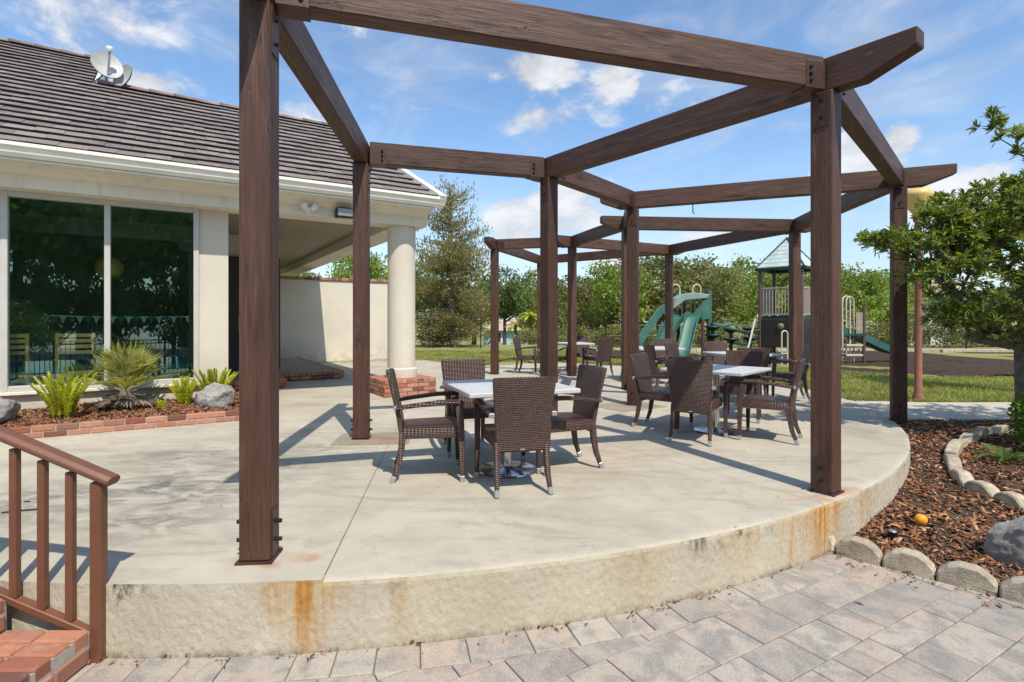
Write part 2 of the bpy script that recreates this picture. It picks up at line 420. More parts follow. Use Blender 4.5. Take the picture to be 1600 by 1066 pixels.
M['steel'] = simple('brushed_steel', (.55, .55, .56), .18, 1.0, .06)
M['rail'] = simple('brown_powder_coat', (.155, .064, .034), .42, 0, .10, 10)
M['lamp_pole'] = simple('rust_brown_pole', (.26, .105, .060), .5, 0, .15, 8)
M['lamp_glass'] = simple('amber_globe', (.72, .50, .16), .35, 0, .08, 3)
M['tile'] = m_tile()
M['tile_butt'] = simple('painted_shade_tile_edge', (.016, .013, .013), .9, 0, .3)  # near-black colour paints the shadow line under each tile course
M['ridge'] = simple('terracotta_ridge', (.20, .145, .125), .85, 0, .35, 7, .3, rand=.3)
M['frame'] = simple('window_frame_paint', (.50, .49, .45), .4, 0, .05)
M['glass'] = m_glass()
M['dark'] = simple('dark_interior', (.035, .032, .030), .7, 0, .2, 3)
M['roomwall'] = simple('room_wall', (.40, .47, .41), .8, 0, .15, 2)
M['roomfloor'] = simple('room_floor', (.16, .13, .10), .5, 0, .2, 3)
M['yellow_wood'] = simple('golden_wood', (.92, .58, .26), .4, 0, .15, 6)
M['black'] = simple('black_plastic', (.018, .018, .02), .3, 0, .1)
M['white'] = simple('white_plastic', (.78, .78, .76), .4, 0, .05)
M['dishgrey'] = simple('weathered_dish_paint', (.42, .42, .40), .5, 0, .15, 5)
M['grey'] = simple('grey_metal', (.30, .30, .31), .4, .4, .1)
M['iron'] = simple('black_iron', (.02, .02, .02), .45, .3, .1)
M['green'] = simple('green_slide_plastic', (.040, .140, .110), .5, 0, .18, 2)
M['green2'] = simple('pale_green_hood', (.22, .30, .275), .35, 0, .1, 2)
M['dkgreen'] = simple('dark_green_plastic', (.012, .045, .035), .4, 0, .1)
M['playpost'] = simple('brown_play_post', (.105, .058, .055), .45, 0, .1)
M['playrail'] = simple('dull_beige_play_rail', (.33, .27, .225), .5, 0, .12)
M['playbar'] = simple('beige_play_bar', (.58, .49, .40), .45, 0, .08)
M['playpanel'] = simple('dark_play_panel', (.020, .017, .016), .55, 0, .15, 4)
M['bubble'] = simple('smoky_bubble', (.17, .155, .10), .2, 0, .1)
M['playroof'] = simple('grey_green_play_roof', (.42, .50, .48), .55, 0, .14, 5)
M['rock'] = m_rock()
M['edge'] = simple('cast_concrete_edging', (.41, .355, .265), .9, 0, .32, 13, .7, rand=.15)
M['chip'] = m_chip('bark_chips', [(.035, .022, .017), (.33, .14, .055), (.11, .055, .033), (.50, .27, .13), (.24, .105, .05), (.05, .033, .027), (.42, .19, .08), (.56, .36, .22), (.16, .06, .035), (.38, .15, .07)])
M['chip_red'] = m_chip('red_bark_chips', [(.10, .045, .025), (.34, .15, .075), (.20, .085, .045), (.45, .25, .14), (.27, .115, .06), (.07, .038, .026)])
M['soil'] = simple('bed_soil', (.055, .038, .028), .95, 0, .4, 20, .6)
M['lawn'] = m_grass_ground()
M['frontground'] = simple('pool_deck_concrete', (.42, .40, .36), .9, 0, .15, 3, .3)
M['playmulch'] = m_dark_mulch()
M['blade'] = m_leaf('grass_blades', [(.17, .22, .045), (.26, .28, .07), (.38, .33, .15), (.20, .25, .055), (.29, .29, .09)], .3, .6)
M['bark'] = simple('grey_bark', (.16, .135, .11), .95, 0, .4, 9, .7)
M['darkbark'] = simple('dark_bark', (.07, .055, .045), .95, 0, .4, 9, .7)
M['palebark'] = simple('pale_bark', (.42, .38, .34), .9, 0, .3, 9, .4)
M['leaf_near'] = m_leaf('glossy_leaf', [(.085, .13, .025), (.155, .215, .046), (.235, .295, .07), (.12, .17, .038), (.36, .40, .12), (.155, .205, .046)], .42, .33, 2.5)
M['leaf_orange'] = m_leaf('orange_leaf', [(.50, .16, .04), (.40, .11, .03), (.42, .24, .06)], .3, .45)
M['oak_a'] = m_leaf('olive_oak_leaf', [(.155, .175, .052), (.225, .235, .078), (.285, .265, .11), (.18, .195, .062)], .3, .6, .25)
M['oak_b'] = m_leaf('fresh_green_leaf', [(.165, .225, .045), (.24, .31, .065), (.30, .37, .09), (.19, .255, .052)], .35, .6, .25)
M['oak_c'] = m_leaf('deep_green_leaf', [(.075, .118, .036), (.11, .16, .05), (.15, .20, .066), (.09, .135, .04)], .28, .6, .25)
M['tan_tree'] = m_leaf('tan_green_needle', [(.30, .225, .115), (.19, .20, .065), (.40, .315, .165), (.215, .235, .072), (.27, .21, .10), (.16, .185, .05)], .3, .7, .45)
M['hedge'] = m_leaf('hedge_leaf', [(.20, .205, .062), (.105, .125, .037), (.27, .235, .105), (.14, .165, .05), (.31, .30, .09)], .3, .6, .6)
M['palm'] = m_leaf('palm_leaf', [(.15, .20, .04), (.27, .29, .07), (.40, .37, .12), (.19, .23, .055)], .3, .4, 4)
M['palm_dead'] = m_leaf('dead_palm_leaf', [(.16, .13, .10), (.24, .20, .16), (.10, .08, .065)], .15, .8, 4)
M['palm_yellow'] = m_leaf('yellow_palm_leaf', [(.38, .36, .05), (.26, .30, .05), (.46, .42, .08)], .35, .5, 2)
M['foxtail'] = m_leaf('foxtail_leaf', [(.44, .46, .08), (.53, .54, .10), (.64, .62, .17), (.48, .49, .085)], .5, .5, 3)
M['shrub'] = m_leaf('bright_shrub_leaf', [(.11, .19, .025), (.17, .27, .04), (.08, .15, .02), (.23, .33, .06)], .35, .35, 3)
M['fern'] = m_leaf('fern_leaf', [(.06, .12, .025), (.11, .19, .036), (.085, .155, .03)], .3, .5, 3)
M['roof_red'] = simple('terracotta_far_roof', (.46, .24, .16), .9, 0, .2, 4)
M['roof_tan'] = simple('tan_far_roof', (.48, .34, .27), .9, 0, .2, 4)
M['house_wall'] = simple('pale_house_wall', (.62, .60, .56), .9, 0, .1, 2)
M['house_blue'] = simple('pale_blue_house_wall', (.36, .55, .62), .9, 0, .1, 2)
M['far_window'] = simple('dark_far_window', (.05, .06, .07), .2, 0, .1)
M['ball'] = simple('orange_fruit_skin', (.80, .33, .015), .45, 0, .08, 30, .2)
M['dryleaf'] = m_leaf('dry_leaf', [(.32, .15, .05), (.24, .10, .04), (.42, .24, .10)], .1, .6, 5)
M['twig'] = simple('twig_bark', (.05, .04, .035), .9, 0, .3)
M['water'] = m_water()
M['flag_green'] = simple('green_pennant', (.02, .25, .14), .7, 0, .05)
M['flag_white'] = simple('white_pennant', (.75, .75, .75), .7, 0, .05)
M['letter'] = simple('pale_lettering', (.40, .46, .42), .7, 0, .05)
M['downlight'] = simple('warm_downlight', (.85, .62, .22), .5, 0, .02)


# ------------------------------------------------------------------ mesh helpers
class MB:
    def __init__(self): self.v = []; self.f = []; self.m = []
    def add(self, vs, fs, mi=0):
        o = len(self.v); self.v.extend(tuple(x) for x in vs)
        for f in fs: self.f.append(tuple(i + o for i in f)); self.m.append(mi)
        return self
    def box(self, c, s, rot=None, mi=0, top=None):
        hx, hy, hz = s[0] / 2, s[1] / 2, s[2] / 2
        vs = [Vector((x * hx, y * hy, z * hz)) for z in (-1, 1) for y in (-1, 1) for x in (-1, 1)]
        if top: vs = [Vector((q.x * top if q.z > 0 else q.x, q.y * top if q.z > 0 else q.y, q.z)) for q in vs]
        if rot is not None: vs = [rot @ q for q in vs]
        c = Vector(c); vs = [q + c for q in vs]
        return self.add(vs, [(0, 2, 3, 1), (4, 5, 7, 6), (0, 1, 5, 4), (2, 6, 7, 3), (0, 4, 6, 2), (1, 3, 7, 5)], mi)
    def b2(self, p0, p1, mi=0):
        return self.box([(a + b) / 2 for a, b in zip(p0, p1)], [abs(b - a) for a, b in zip(p0, p1)], None, mi)
    def prism(self, poly, z0, z1, mi=0, side=None, bottom=True):
        n = len(poly)
        vs = [(x, y, z0) for x, y in poly] + [(x, y, z1) for x, y in poly]
        self.add(vs, [tuple(range(n, 2 * n))] + ([tuple(reversed(range(n)))] if bottom else []), mi)
        self.add(vs, [(i, (i + 1) % n, n + (i + 1) % n, n + i) for i in range(n)], mi if side is None else side)
        return self
    def profile(self, prof, axis_pts, mi=0, cap=True):
        """extrude a (y,z) profile along local x between axis_pts = (x0,x1)"""
        n = len(prof); x0, x1 = axis_pts
        vs = [(x0, y, z) for y, z in prof] + [(x1, y, z) for y, z in prof]
        fs = [(i, i + n, (i + 1) % n + n, (i + 1) % n) for i in range(n)]
        if cap: fs += [tuple(range(n)), tuple(reversed(range(n, 2 * n)))]
        return self.add(vs, fs, mi)
    def tube(self, pts, rad, n=8, mi=0, cap=True):
        pts = [Vector(p) for p in pts]
        rads = rad if isinstance(rad, (list, tuple)) else [rad] * len(pts)
        rings = []; up = None
        for i, p in enumerate(pts):
            a = pts[max(0, i - 1)]; b = pts[min(len(pts) - 1, i + 1)]
            d = (b - a).normalized()
            if up is None:
                up = Vector((0, 0, 1)) if abs(d.z) < .9 else Vector((0, 1, 0))
            sx = d.cross(up).normalized(); up = sx.cross(d).normalized()
            rings.append([p + (sx * math.cos(2 * PI * k / n) + up * math.sin(2 * PI * k / n)) * rads[i] for k in range(n)])
        vs = [q for r_ in rings for q in r_]; fs = []
        for i in range(len(pts) - 1):
            for k in range(n):
                fs.append((i * n + k, i * n + (k + 1) % n, (i + 1) * n + (k + 1) % n, (i + 1) * n + k))
        if cap:
            fs.append(tuple(reversed(range(n)))); fs.append(tuple(range((len(pts) - 1) * n, len(pts) * n)))
        return self.add(vs, fs, mi)
    def sweep(self, pts, secs, side=(1, 0, 0), mi=0):
        """rectangular section swept along pts; secs = [(w along side, h)]"""
        pts = [Vector(p) for p in pts]; side = Vector(side); vs = []
        for i, p in enumerate(pts):
            d = (pts[min(len(pts) - 1, i + 1)] - pts[max(0, i - 1)]).normalized()
            nrm = d.cross(side).normalized(); w_, h_ = secs[i]
            for a, b in ((-1, -1), (1, -1), (1, 1), (-1, 1)): vs.append(p + side * (a * w_ / 2) + nrm * (b * h_ / 2))
        fs = []
        for i in range(len(pts) - 1):
            for k in range(4): fs.append((i * 4 + k, i * 4 + (k + 1) % 4, (i + 1) * 4 + (k + 1) % 4, (i + 1) * 4 + k))
        fs += [(3, 2, 1, 0), tuple(len(vs) - 4 + k for k in range(4))]
        return self.add(vs, fs, mi)
    def lathe(self, prof, n=24, c=(0, 0, 0), mi=0):
        vs = []; c = Vector(c)
        for r_, z in prof:
            for k in range(n): vs.append(c + Vector((r_ * math.cos(2 * PI * k / n), r_ * math.sin(2 * PI * k / n), z)))
        fs = []
        for i in range(len(prof) - 1):
            for k in range(n): fs.append((i * n + k, i * n + (k + 1) % n, (i + 1) * n + (k + 1) % n, (i + 1) * n + k))
        fs.append(tuple(reversed(range(n)))); fs.append(tuple(range((len(prof) - 1) * n, len(prof) * n)))
        return self.add(vs, fs, mi)
    def mesh(self, name, mats, smooth=False, bevel=0, seg=1):
        me = bpy.data.meshes.new(name); me.from_pydata(self.v, [], self.f)
        mats = mats if isinstance(mats, (list, tuple)) else [mats]
        for m in mats: me.materials.append(m)
        if len(mats) > 1: me.polygons.foreach_set('material_index', self.m)
        if bevel:
            bm = bmesh.new(); bm.from_mesh(me); bmesh.ops.recalc_face_normals(bm, faces=bm.faces)
            ed = [e for e in bm.edges if len(e.link_faces) == 2 and e.calc_face_angle(0) > .5]
            bmesh.ops.bevel(bm, geom=ed, offset=bevel, segments=seg, affect='EDGES', profile=.6, clamp_overlap=True)
            bm.to_mesh(me); bm.free()
        uv_box(me)
        if smooth:
            me.polygons.foreach_set('use_smooth', [True] * len(me.polygons))
            if smooth != 'all':
                try: me.set_sharp_from_angle(angle=R(38))
                except Exception: pass
        me.update(); return me
    def build(self, name, mats, parent=None, loc=None, rot=None, smooth=False, bevel=0, seg=1):
        return link(name, self.mesh(name, mats, smooth, bevel, seg), parent, loc, rot)

def uv_box(me):
    if not me.polygons: return
    uvl = me.uv_layers.new(name='UVMap'); nl = len(me.loops)
    co = np.empty(len(me.vertices) * 3, dtype=np.float32); me.vertices.foreach_get('co', co); co = co.reshape(-1, 3)
    li = np.empty(nl, dtype=np.int32); me.loops.foreach_get('vertex_index', li)
    pn = np.empty(len(me.polygons) * 3, dtype=np.float32); me.polygons.foreach_get('normal', pn); pn = np.abs(pn.reshape(-1, 3))
    lt = np.empty(len(me.polygons), dtype=np.int32); me.polygons.foreach_get('loop_total', lt)
    ax = np.repeat(np.argmax(pn, 1), lt); p = co[li]
    uv = np.where((ax == 0)[:, None], p[:, [1, 2]], np.where((ax == 1)[:, None], p[:, [0, 2]], p[:, [0, 1]]))
    uvl.data.foreach_set('uv', uv.astype(np.float32).ravel())

def link(name, me, parent=None, loc=None, rot=None):
    o = bpy.data.objects.new(name, me); COL.objects.link(o)
    if parent: o.parent = parent
    if loc is not None: o.location = loc
    if rot is not None:
        if isinstance(rot, (int, float)): o.rotation_euler = (0, 0, rot)
        else: o.rotation_euler = rot
    return o
def tag(o, label=None, cat=None, group=None, kind=None):
    if label: o['label'] = label
    if cat: o['category'] = cat
    if group: o['group'] = group
    if kind: o['kind'] = kind
    return o
def thing(name, label, cat, loc=(0, 0, 0), rz=0, group=None):
    o = link(name, None, None, loc, rz); return tag(o, label, cat, group)
def copy_tree(o, parent=None):
    c = o.copy(); COL.objects.link(c)
    if parent: c.parent = parent
    for ch in list(o.children): copy_tree(ch, c)
    return c
def np_mesh(name, V, F, mat, smooth=False):
    me = bpy.data.meshes.new(name); k = F.shape[1]
    me.vertices.add(len(V)); me.vertices.foreach_set('co', V.astype(np.float32).ravel())
    me.loops.add(F.size); me.loops.foreach_set('vertex_index', F.astype(np.int32).ravel())
    me.polygons.add(len(F)); me.polygons.foreach_set('loop_start', np.arange(0, F.size, k, dtype=np.int32))
    try: me.polygons.foreach_set('loop_total', np.full(len(F), k, dtype=np.int32))
    except Exception: pass
    me.materials.append(mat); me.update(calc_edges=True); me.validate()
    return me
def px(x, y, z=0.0):
    s_ = (y - HOR) / (CAMZ - z); return ((x - 800) / s_, FPX / s_)
def rows(c, s_, d):  # unit vectors
    return c

# ------------------------------------------------------------------ setting: ground, lawn, terrace
PAV = -0.36
def ground_sheet():
    mb = MB(); XS = 1600
    mb.add([(-XS, -XS, -.44), (XS, -XS, -.44), (XS, 8.75, -.44), (-XS, 8.75, -.44)], [(0, 1, 2, 3)], 0)
    mb.add([(-XS, 8.75, -.44), (XS, 8.75, -.44), (XS, 8.75, -.03), (-XS, 8.75, -.03)], [(0, 1, 2, 3)], 1)
    ys = [8.75, 20, 30, 36, 44, 54, 80, XS]; zs = [-.03, -.03, -.04, -.3, -1.1, -1.9, -2.3, -2.3]
    for i in range(len(ys) - 1):
        mb.add([(-XS, ys[i], zs[i]), (XS, ys[i], zs[i]), (XS, ys[i + 1], zs[i + 1]), (-XS, ys[i + 1], zs[i + 1])], [(0, 1, 2, 3)], 1)
    o = mb.build('ground', [M['frontground'], M['lawn']]); tag(o, kind='structure')
ground_sheet()

def pol(r_, a): return (CX + r_ * math.cos(R(a)), CY + r_ * math.sin(R(a)))
def terrace():
    root = link('concrete_terrace', None); tag(root, kind='structure')
    def sector(a0, a1, gap=.004, r0=.0):
        n = max(2, int(abs(a1 - a0) / 1.2)); mb = MB()
        prof = [(RD - .045, 0.0), (RD - .018, -.004), (RD - .004, -.016), (RD, -.035), (RD, -.44)]
        ga = math.degrees(gap / RD) / 2
        angs = [a0 + ga + (a1 - a0 - 2 * ga) * i / n for i in range(n + 1)]
        # keep straight joint edges parallel: shift centre slightly along the bisector
        mid = R((a0 + a1) / 2); sh = gap / 2 / max(.1, math.sin(R(abs(a1 - a0) / 2)))
        vs = [(CX + sh * math.cos(mid), CY + sh * math.sin(mid), 0)]
        for (rr, z) in prof:
            for a in angs: x, y = pol(rr, a); vs.append((x, y, z))
        k = n + 1
        mb.add(vs, [(0, 1 + i, 2 + i) for i in range(n)], 0)
        for j in range(len(prof) - 1):
            mb.add(vs, [(1 + j * k + i, 1 + (j + 1) * k + i, 2 + (j + 1) * k + i, 2 + j * k + i) for i in range(n)], 0 if j < 2 else 1)
        # joint side faces (thin skirt)
        c0 = vs[0]
        for a in (angs[0], angs[-1]):
            x, y = pol(RD - .045, a); mb.add([c0, (x, y, 0), (x, y, -.05), (c0[0], c0[1], -.05)], [(0, 1, 2, 3)], 0)
            mb.add([(x, y, 0)] + [(*pol(rr, a), z) for rr, z in prof[1:]] + [(*pol(RD - .045, a), -.44)], [tuple(range(len(prof) + 1))], 1)
        mb.build('slab', [M['concrete'], M['stucco']], root)
    sector(-83.4, -57.2); sector(-57.2, -25.5); sector(-25.5, 6); sector(6, 37); sector(37, 66)
    # western slab: out to the clubhouse and the far lawn
    ga = .03
    poly = [(CX - .006, CY)]
    arc = [pol(RD, -83.45 - i * 1.5) for i in range(0, 13)]
    top = [(CX - .006, CY)] + list(reversed([(x, y) for x, y in arc][0:1]))
    pts = [(CX + .0, CY)] + [pol(RD, 66.0 + ga), (-1.0, 15.3), (-3.4, 18.6), (-9.5, 18.6), (-14.5, 8.0), (-14.5, 3.2), (-5.2, 3.02)] + list(reversed(arc))
    mb = MB(); n = len(pts)
    vs = [(x, y, 0) for x, y in pts]
    mb.add(vs, [tuple(reversed(range(n)))], 0)
    for i in range(n):
        j = (i + 1) % n
        if i in (0, n - 1): continue
        (x0, y0), (x1, y1) = pts[i], pts[j]
        mb.add([(x0, y0, 0), (x1, y1, 0), (x1, y1, -.44), (x0, y0, -.44)], [(0, 1, 2, 3)], 1)
    mb.build('slab', [M['concrete'], M['stucco']], root)
    # dirt filling the joints
    mb = MB()
    for a in (-83.4, -57.2, -25.5, 6, 37):
        (x1, y1) = pol(RD - .03, a); d = Vector((x1 - CX, y1 - CY, 0)).normalized(); nn = Vector((-d.y, d.x, 0)) * .014
        p0 = Vector((CX, CY, -.005)); p1 = Vector((x1, y1, -.005))
        mb.add([p0 - nn, p1 - nn, p1 + nn, p0 + nn], [(0, 1, 2, 3)])
    mb.build('joint_fill', M['joint'], root)
    # the wall face runs on behind the western joint
    mb = MB(); k = 5
    for a in (-83.4, ):
        prof = [(RD - .05, -.0012), (RD - .019, -.0052), (RD - .0052, -.0168), (RD - .0012, -.036), (RD - .0012, -.44)]
        vs = [(*pol(rr, a + dd), z) for rr, z in prof for dd in (-.12, .12)]
        mb.add(vs, [(2 * i, 2 * i + 1, 2 * i + 3, 2 * i + 2) for i in range(4)])
    mb.build('wall_joint_plug', M['stucco'], root)
    # square patches poured round the inner posts
    for (x, y, sx, sy, rz) in ((-1.52, 5.98, .80, .62, .1), (1.75, 8.25, .9, .75, .6), (.42, 6.78, .8, .7, .5)):
        p = MB().box((0, 0, .0), (sx, sy, .006)).build('patch_slab', M['patchconc'], root, (x, y, .002), rz)
    return root
terrace()

def footpath():
    mb = MB()
    P_ = [(4.6, 7.22), (6.2, 7.2), (9, 7.3), (30, 7.6), (30, 9.3), (9, 8.72), (6.6, 8.68), (5.2, 9.0)]
    mb.prism(P_, -.44, -.006)
    o = mb.build('footpath', M['pathconc']); tag(o, kind='structure')
    for (x0, x1) in ((6.7, 6.0), (9.2, 9.2), (11.7, 11.7)):
        pass
footpath()
# raised kerb of the far right bed beyond the path
kb = thing('bed_kerb', 'low pale concrete kerb framing a bark bed beyond the path', 'kerb', (9.2, 9.1, -.03))
mbk = MB(); mbk.box((0, .02, .04), (.18, .32, .10)); mbk.build('kerb_block', M['pathconc'], kb, bevel=.012)
MB().box((3.0, .16, .04), (5.8, .10, .09)).build('kerb_block', M['pathconc'], kb, bevel=.012)
MB().box((3.0, .02, .01), (5.8, .18, .04)).build('bark_fill', M['playmulch'], kb)

def play_mulch():
    pts = [(3.0, 19.6), (5.2, 16.6), (7.4, 13.9), (10.2, 12.75), (16, 12.4), (40, 12.5), (40, 24), (16, 23.2), (9, 23.5), (3.0, 24.5)]
    bm = bmesh.new(); vs = [bm.verts.new((x, y, -.02)) for x, y in pts]; bm.faces.new(vs)
    bmesh.ops.triangulate(bm, faces=bm.faces); bmesh.ops.subdivide_edges(bm, edges=bm.edges, cuts=24, use_grid_fill=True)
    for v in bm.verts:
        x, y = v.co.x, v.co.y
        v.co.z = .0 + .045 * math.sin(x * 1.7 + y) * math.cos(y * 1.3 - x * .4) + .05 * math.sin(x * .6) + random.uniform(-.02, .02)
        if not (3.3 < x < 39 and 13 < y < 23): v.co.z = max(v.co.z - .02, -.024)
    me = bpy.data.meshes.new('playground_surface'); bm.to_mesh(me); bm.free(); me.materials.append(M['playmulch'])
    tag(link('playground_surface', me), kind='structure')
play_mulch()
bo = thing('playground_border', 'long pale sandy kerb behind the play area mulch', 'kerb', (20, 22.8, 0))
for i in range(9):
    MB().box((-14 + i * 3.4, .1 * math.sin(i), .03), (3.36, .22, .16)).build('kerb_block', M['edge'], bo, bevel=.02)

def grass_blades():
    n = 90000; x = np.empty(0); y = np.empty(0)
    xs = RNG.uniform(-6, 17, n * 3); ys = 8.8 + (RNG.random(n * 3) ** 1.6) * 15
    rr = np.hypot(xs - CX, ys - CY)
    ok = (rr > RD + .02) & ~((ys < 15.65) & (xs < 1.2)) & (np.abs(xs / ys) < 1.02)
    ok &= ~((ys > 12.75 + np.maximum(0, 10 - xs) * .98) & (xs > 3)) & ~((xs > 5) & (ys < 8.78 + np.maximum(0, xs - 9) * .03))
    ok &= ~((xs > 9.0) & (xs < 15.4) & (ys < 9.33))
    xs, ys = xs[ok][:n], ys[ok][:n]; n = len(xs)
    h = RNG.uniform(.03, .075, n); a = RNG.uniform(0, 2 * PI, n); wd = .004 + ys * .0006
    lean = RNG.normal(0, .025, (n, 2)); V = np.empty((n, 3, 3))
    V[:, 0] = np.stack([xs - np.cos(a) * wd, ys - np.sin(a) * wd, np.full(n, -.035)], 1)
    V[:, 1] = np.stack([xs + np.cos(a) * wd, ys + np.sin(a) * wd, np.full(n, -.035)], 1)
    V[:, 2] = np.stack([xs + lean[:, 0], ys + lean[:, 1], -.03 + h], 1)
    o = link('grass', np_mesh('grass', V.reshape(-1, 3), np.arange(3 * n).reshape(-1, 3), M['blade']))
    tag(o, kind='stuff')
grass_blades()

# ------------------------------------------------------------------ pavers
def clip(poly, p, nrm):
    """keep the part of poly where (q-p).nrm >= 0"""
    out = []
    for i in range(len(poly)):
        a, b = poly[i], poly[(i + 1) % len(poly)]
        da = (a[0] - p[0]) * nrm[0] + (a[1] - p[1]) * nrm[1]; db = (b[0] - p[0]) * nrm[0] + (b[1] - p[1]) * nrm[1]
        if da >= 0: out.append(a)
        if (da >= 0) != (db >= 0):
            t = da / (da - db); out.append((a[0] + (b[0] - a[0]) * t, a[1] + (b[1] - a[1]) * t))
    return out
def parea(p): return abs(sum(p[i][0] * p[(i + 1) % len(p)][1] - p[(i + 1) % len(p)][0] * p[i][1] for i in range(len(p)))) / 2
SL0 = Vector((2.16, 3.99)); SLD = Vector((.72, -.694)).normalized(); SLN = Vector((-SLD.y, SLD.x)); SLN = SLN if SLN.y > 0 else -SLN
def paver_field():
    root = MB().b2((-5.2, -1.6, PAV - .05), (6.5, 4.2, PAV - .012)).build('paved_court', M['sand']); tag(root, kind='structure')
    cnt = 0
    def lay(poly, tilt=True):
        cx_ = sum(p[0] for p in poly) / len(poly); cy_ = sum(p[1] for p in poly) / len(poly)
        dz = random.uniform(-.0018, .0018); n = len(poly)
        top = []
        for (x, y) in poly:
            d = math.hypot(x - cx_, y - cy_); k = max(0.0, 1 - .006 / max(d, .01)); top.append((cx_ + (x - cx_) * k, cy_ + (y - cy_) * k))
        mb = MB(); z0, z1, z2 = PAV - .04, PAV - .004 + dz, PAV + dz
        vs = [(x - cx_, y - cy_, z0) for x, y in poly] + [(x - cx_, y - cy_, z1) for x, y in poly] + [(x - cx_, y - cy_, z2) for x, y in top]
        fs = [tuple(range(2 * n, 3 * n))]
        for j in (0, 1): fs += [(j * n + i, j * n + (i + 1) % n, (j + 1) * n + (i + 1) % n, (j + 1) * n + i) for i in range(n)]
        mb.add(vs, fs); mb.build('paver', M['paver'], root, (cx_, cy_, 0), None)
    # soldier course along the curved terrace wall
    a = -106.0; R0, R1 = RD + .004, RD + .205
    while a < -55.2:
        wd = random.choice((.20, .22, .24, .33)); da = math.degrees(wd / R1); g = math.degrees(.0025 / R1)
        p = [pol(R1, a + g), pol(R1, a + da - g), pol(R0, a + da - g), pol(R0, a + g)]
        p = clip(p, SL0, (-SLN.x, -SLN.y))
        if len(p) > 2 and parea(p) > .002 and p[0][0] > -3.2: lay(p)
        a += da
    # field, rows on a 31 degree diagonal
    th = R(30.5); ux, uy = math.cos(th), math.sin(th); RB = R1 + .005
    v = -1.4; row = 0
    while v < 4.6:
        hrow = (.24, .32, .24, .17)[row % 4]
        u = -4.2 + random.uniform(0, .3)
        while u < 5.2:
            L = random.choice((.24, .33, .40, .24, .33, .45)) if hrow > .2 else random.choice((.24, .33, .17)); g = .0028
            q = [(u + g, v + g), (u + L - g, v + g), (u + L - g, v + hrow - g), (u + g, v + hrow - g)]
            u += L
            poly = [(x * ux - y * uy, x * uy + y * ux) for x, y in q]
            cx_, cy_ = sum(p[0] for p in poly) / 4, sum(p[1] for p in poly) / 4
            if cx_ < -3.1 or cx_ > 4.3 or cy_ < 1.95 or abs(cx_) > cy_ * 1.12 + .25: continue
            dx, dy = cx_ - CX, cy_ - CY; d = math.hypot(dx, dy)
            if d < RB - .3: continue
            nx, ny = dx / d, dy / d
            poly = clip(poly, (CX + nx * RB, CY + ny * RB), (nx, ny))
            if len(poly) < 3: continue
            poly = clip(poly, SL0, (-SLN.x, -SLN.y))
            if len(poly) < 3 or parea(poly) < .0012: continue
            lay(poly); cnt += 1
        v += hrow; row += 1
paver_field()

# ------------------------------------------------------------------ clubhouse (local x along facade, y into the building)
O2 = Vector((-1.99, 9.79)); TH = math.atan2(.527, .85); U2 = Vector((math.cos(TH), math.sin(TH))); V2 = Vector((-U2.y, U2.x))
def bw(u, v, z=0): p = O2 + U2 * u + V2 * v; return (p.x, p.y, z)
club = thing('clubhouse', 'cream stucco clubhouse with dark tiled roof, big window and round porch column', 'building', bw(0, 0, 0), TH)
WL, WR, WB, WT = -5.29, -3.23, .45, 2.90        # window opening

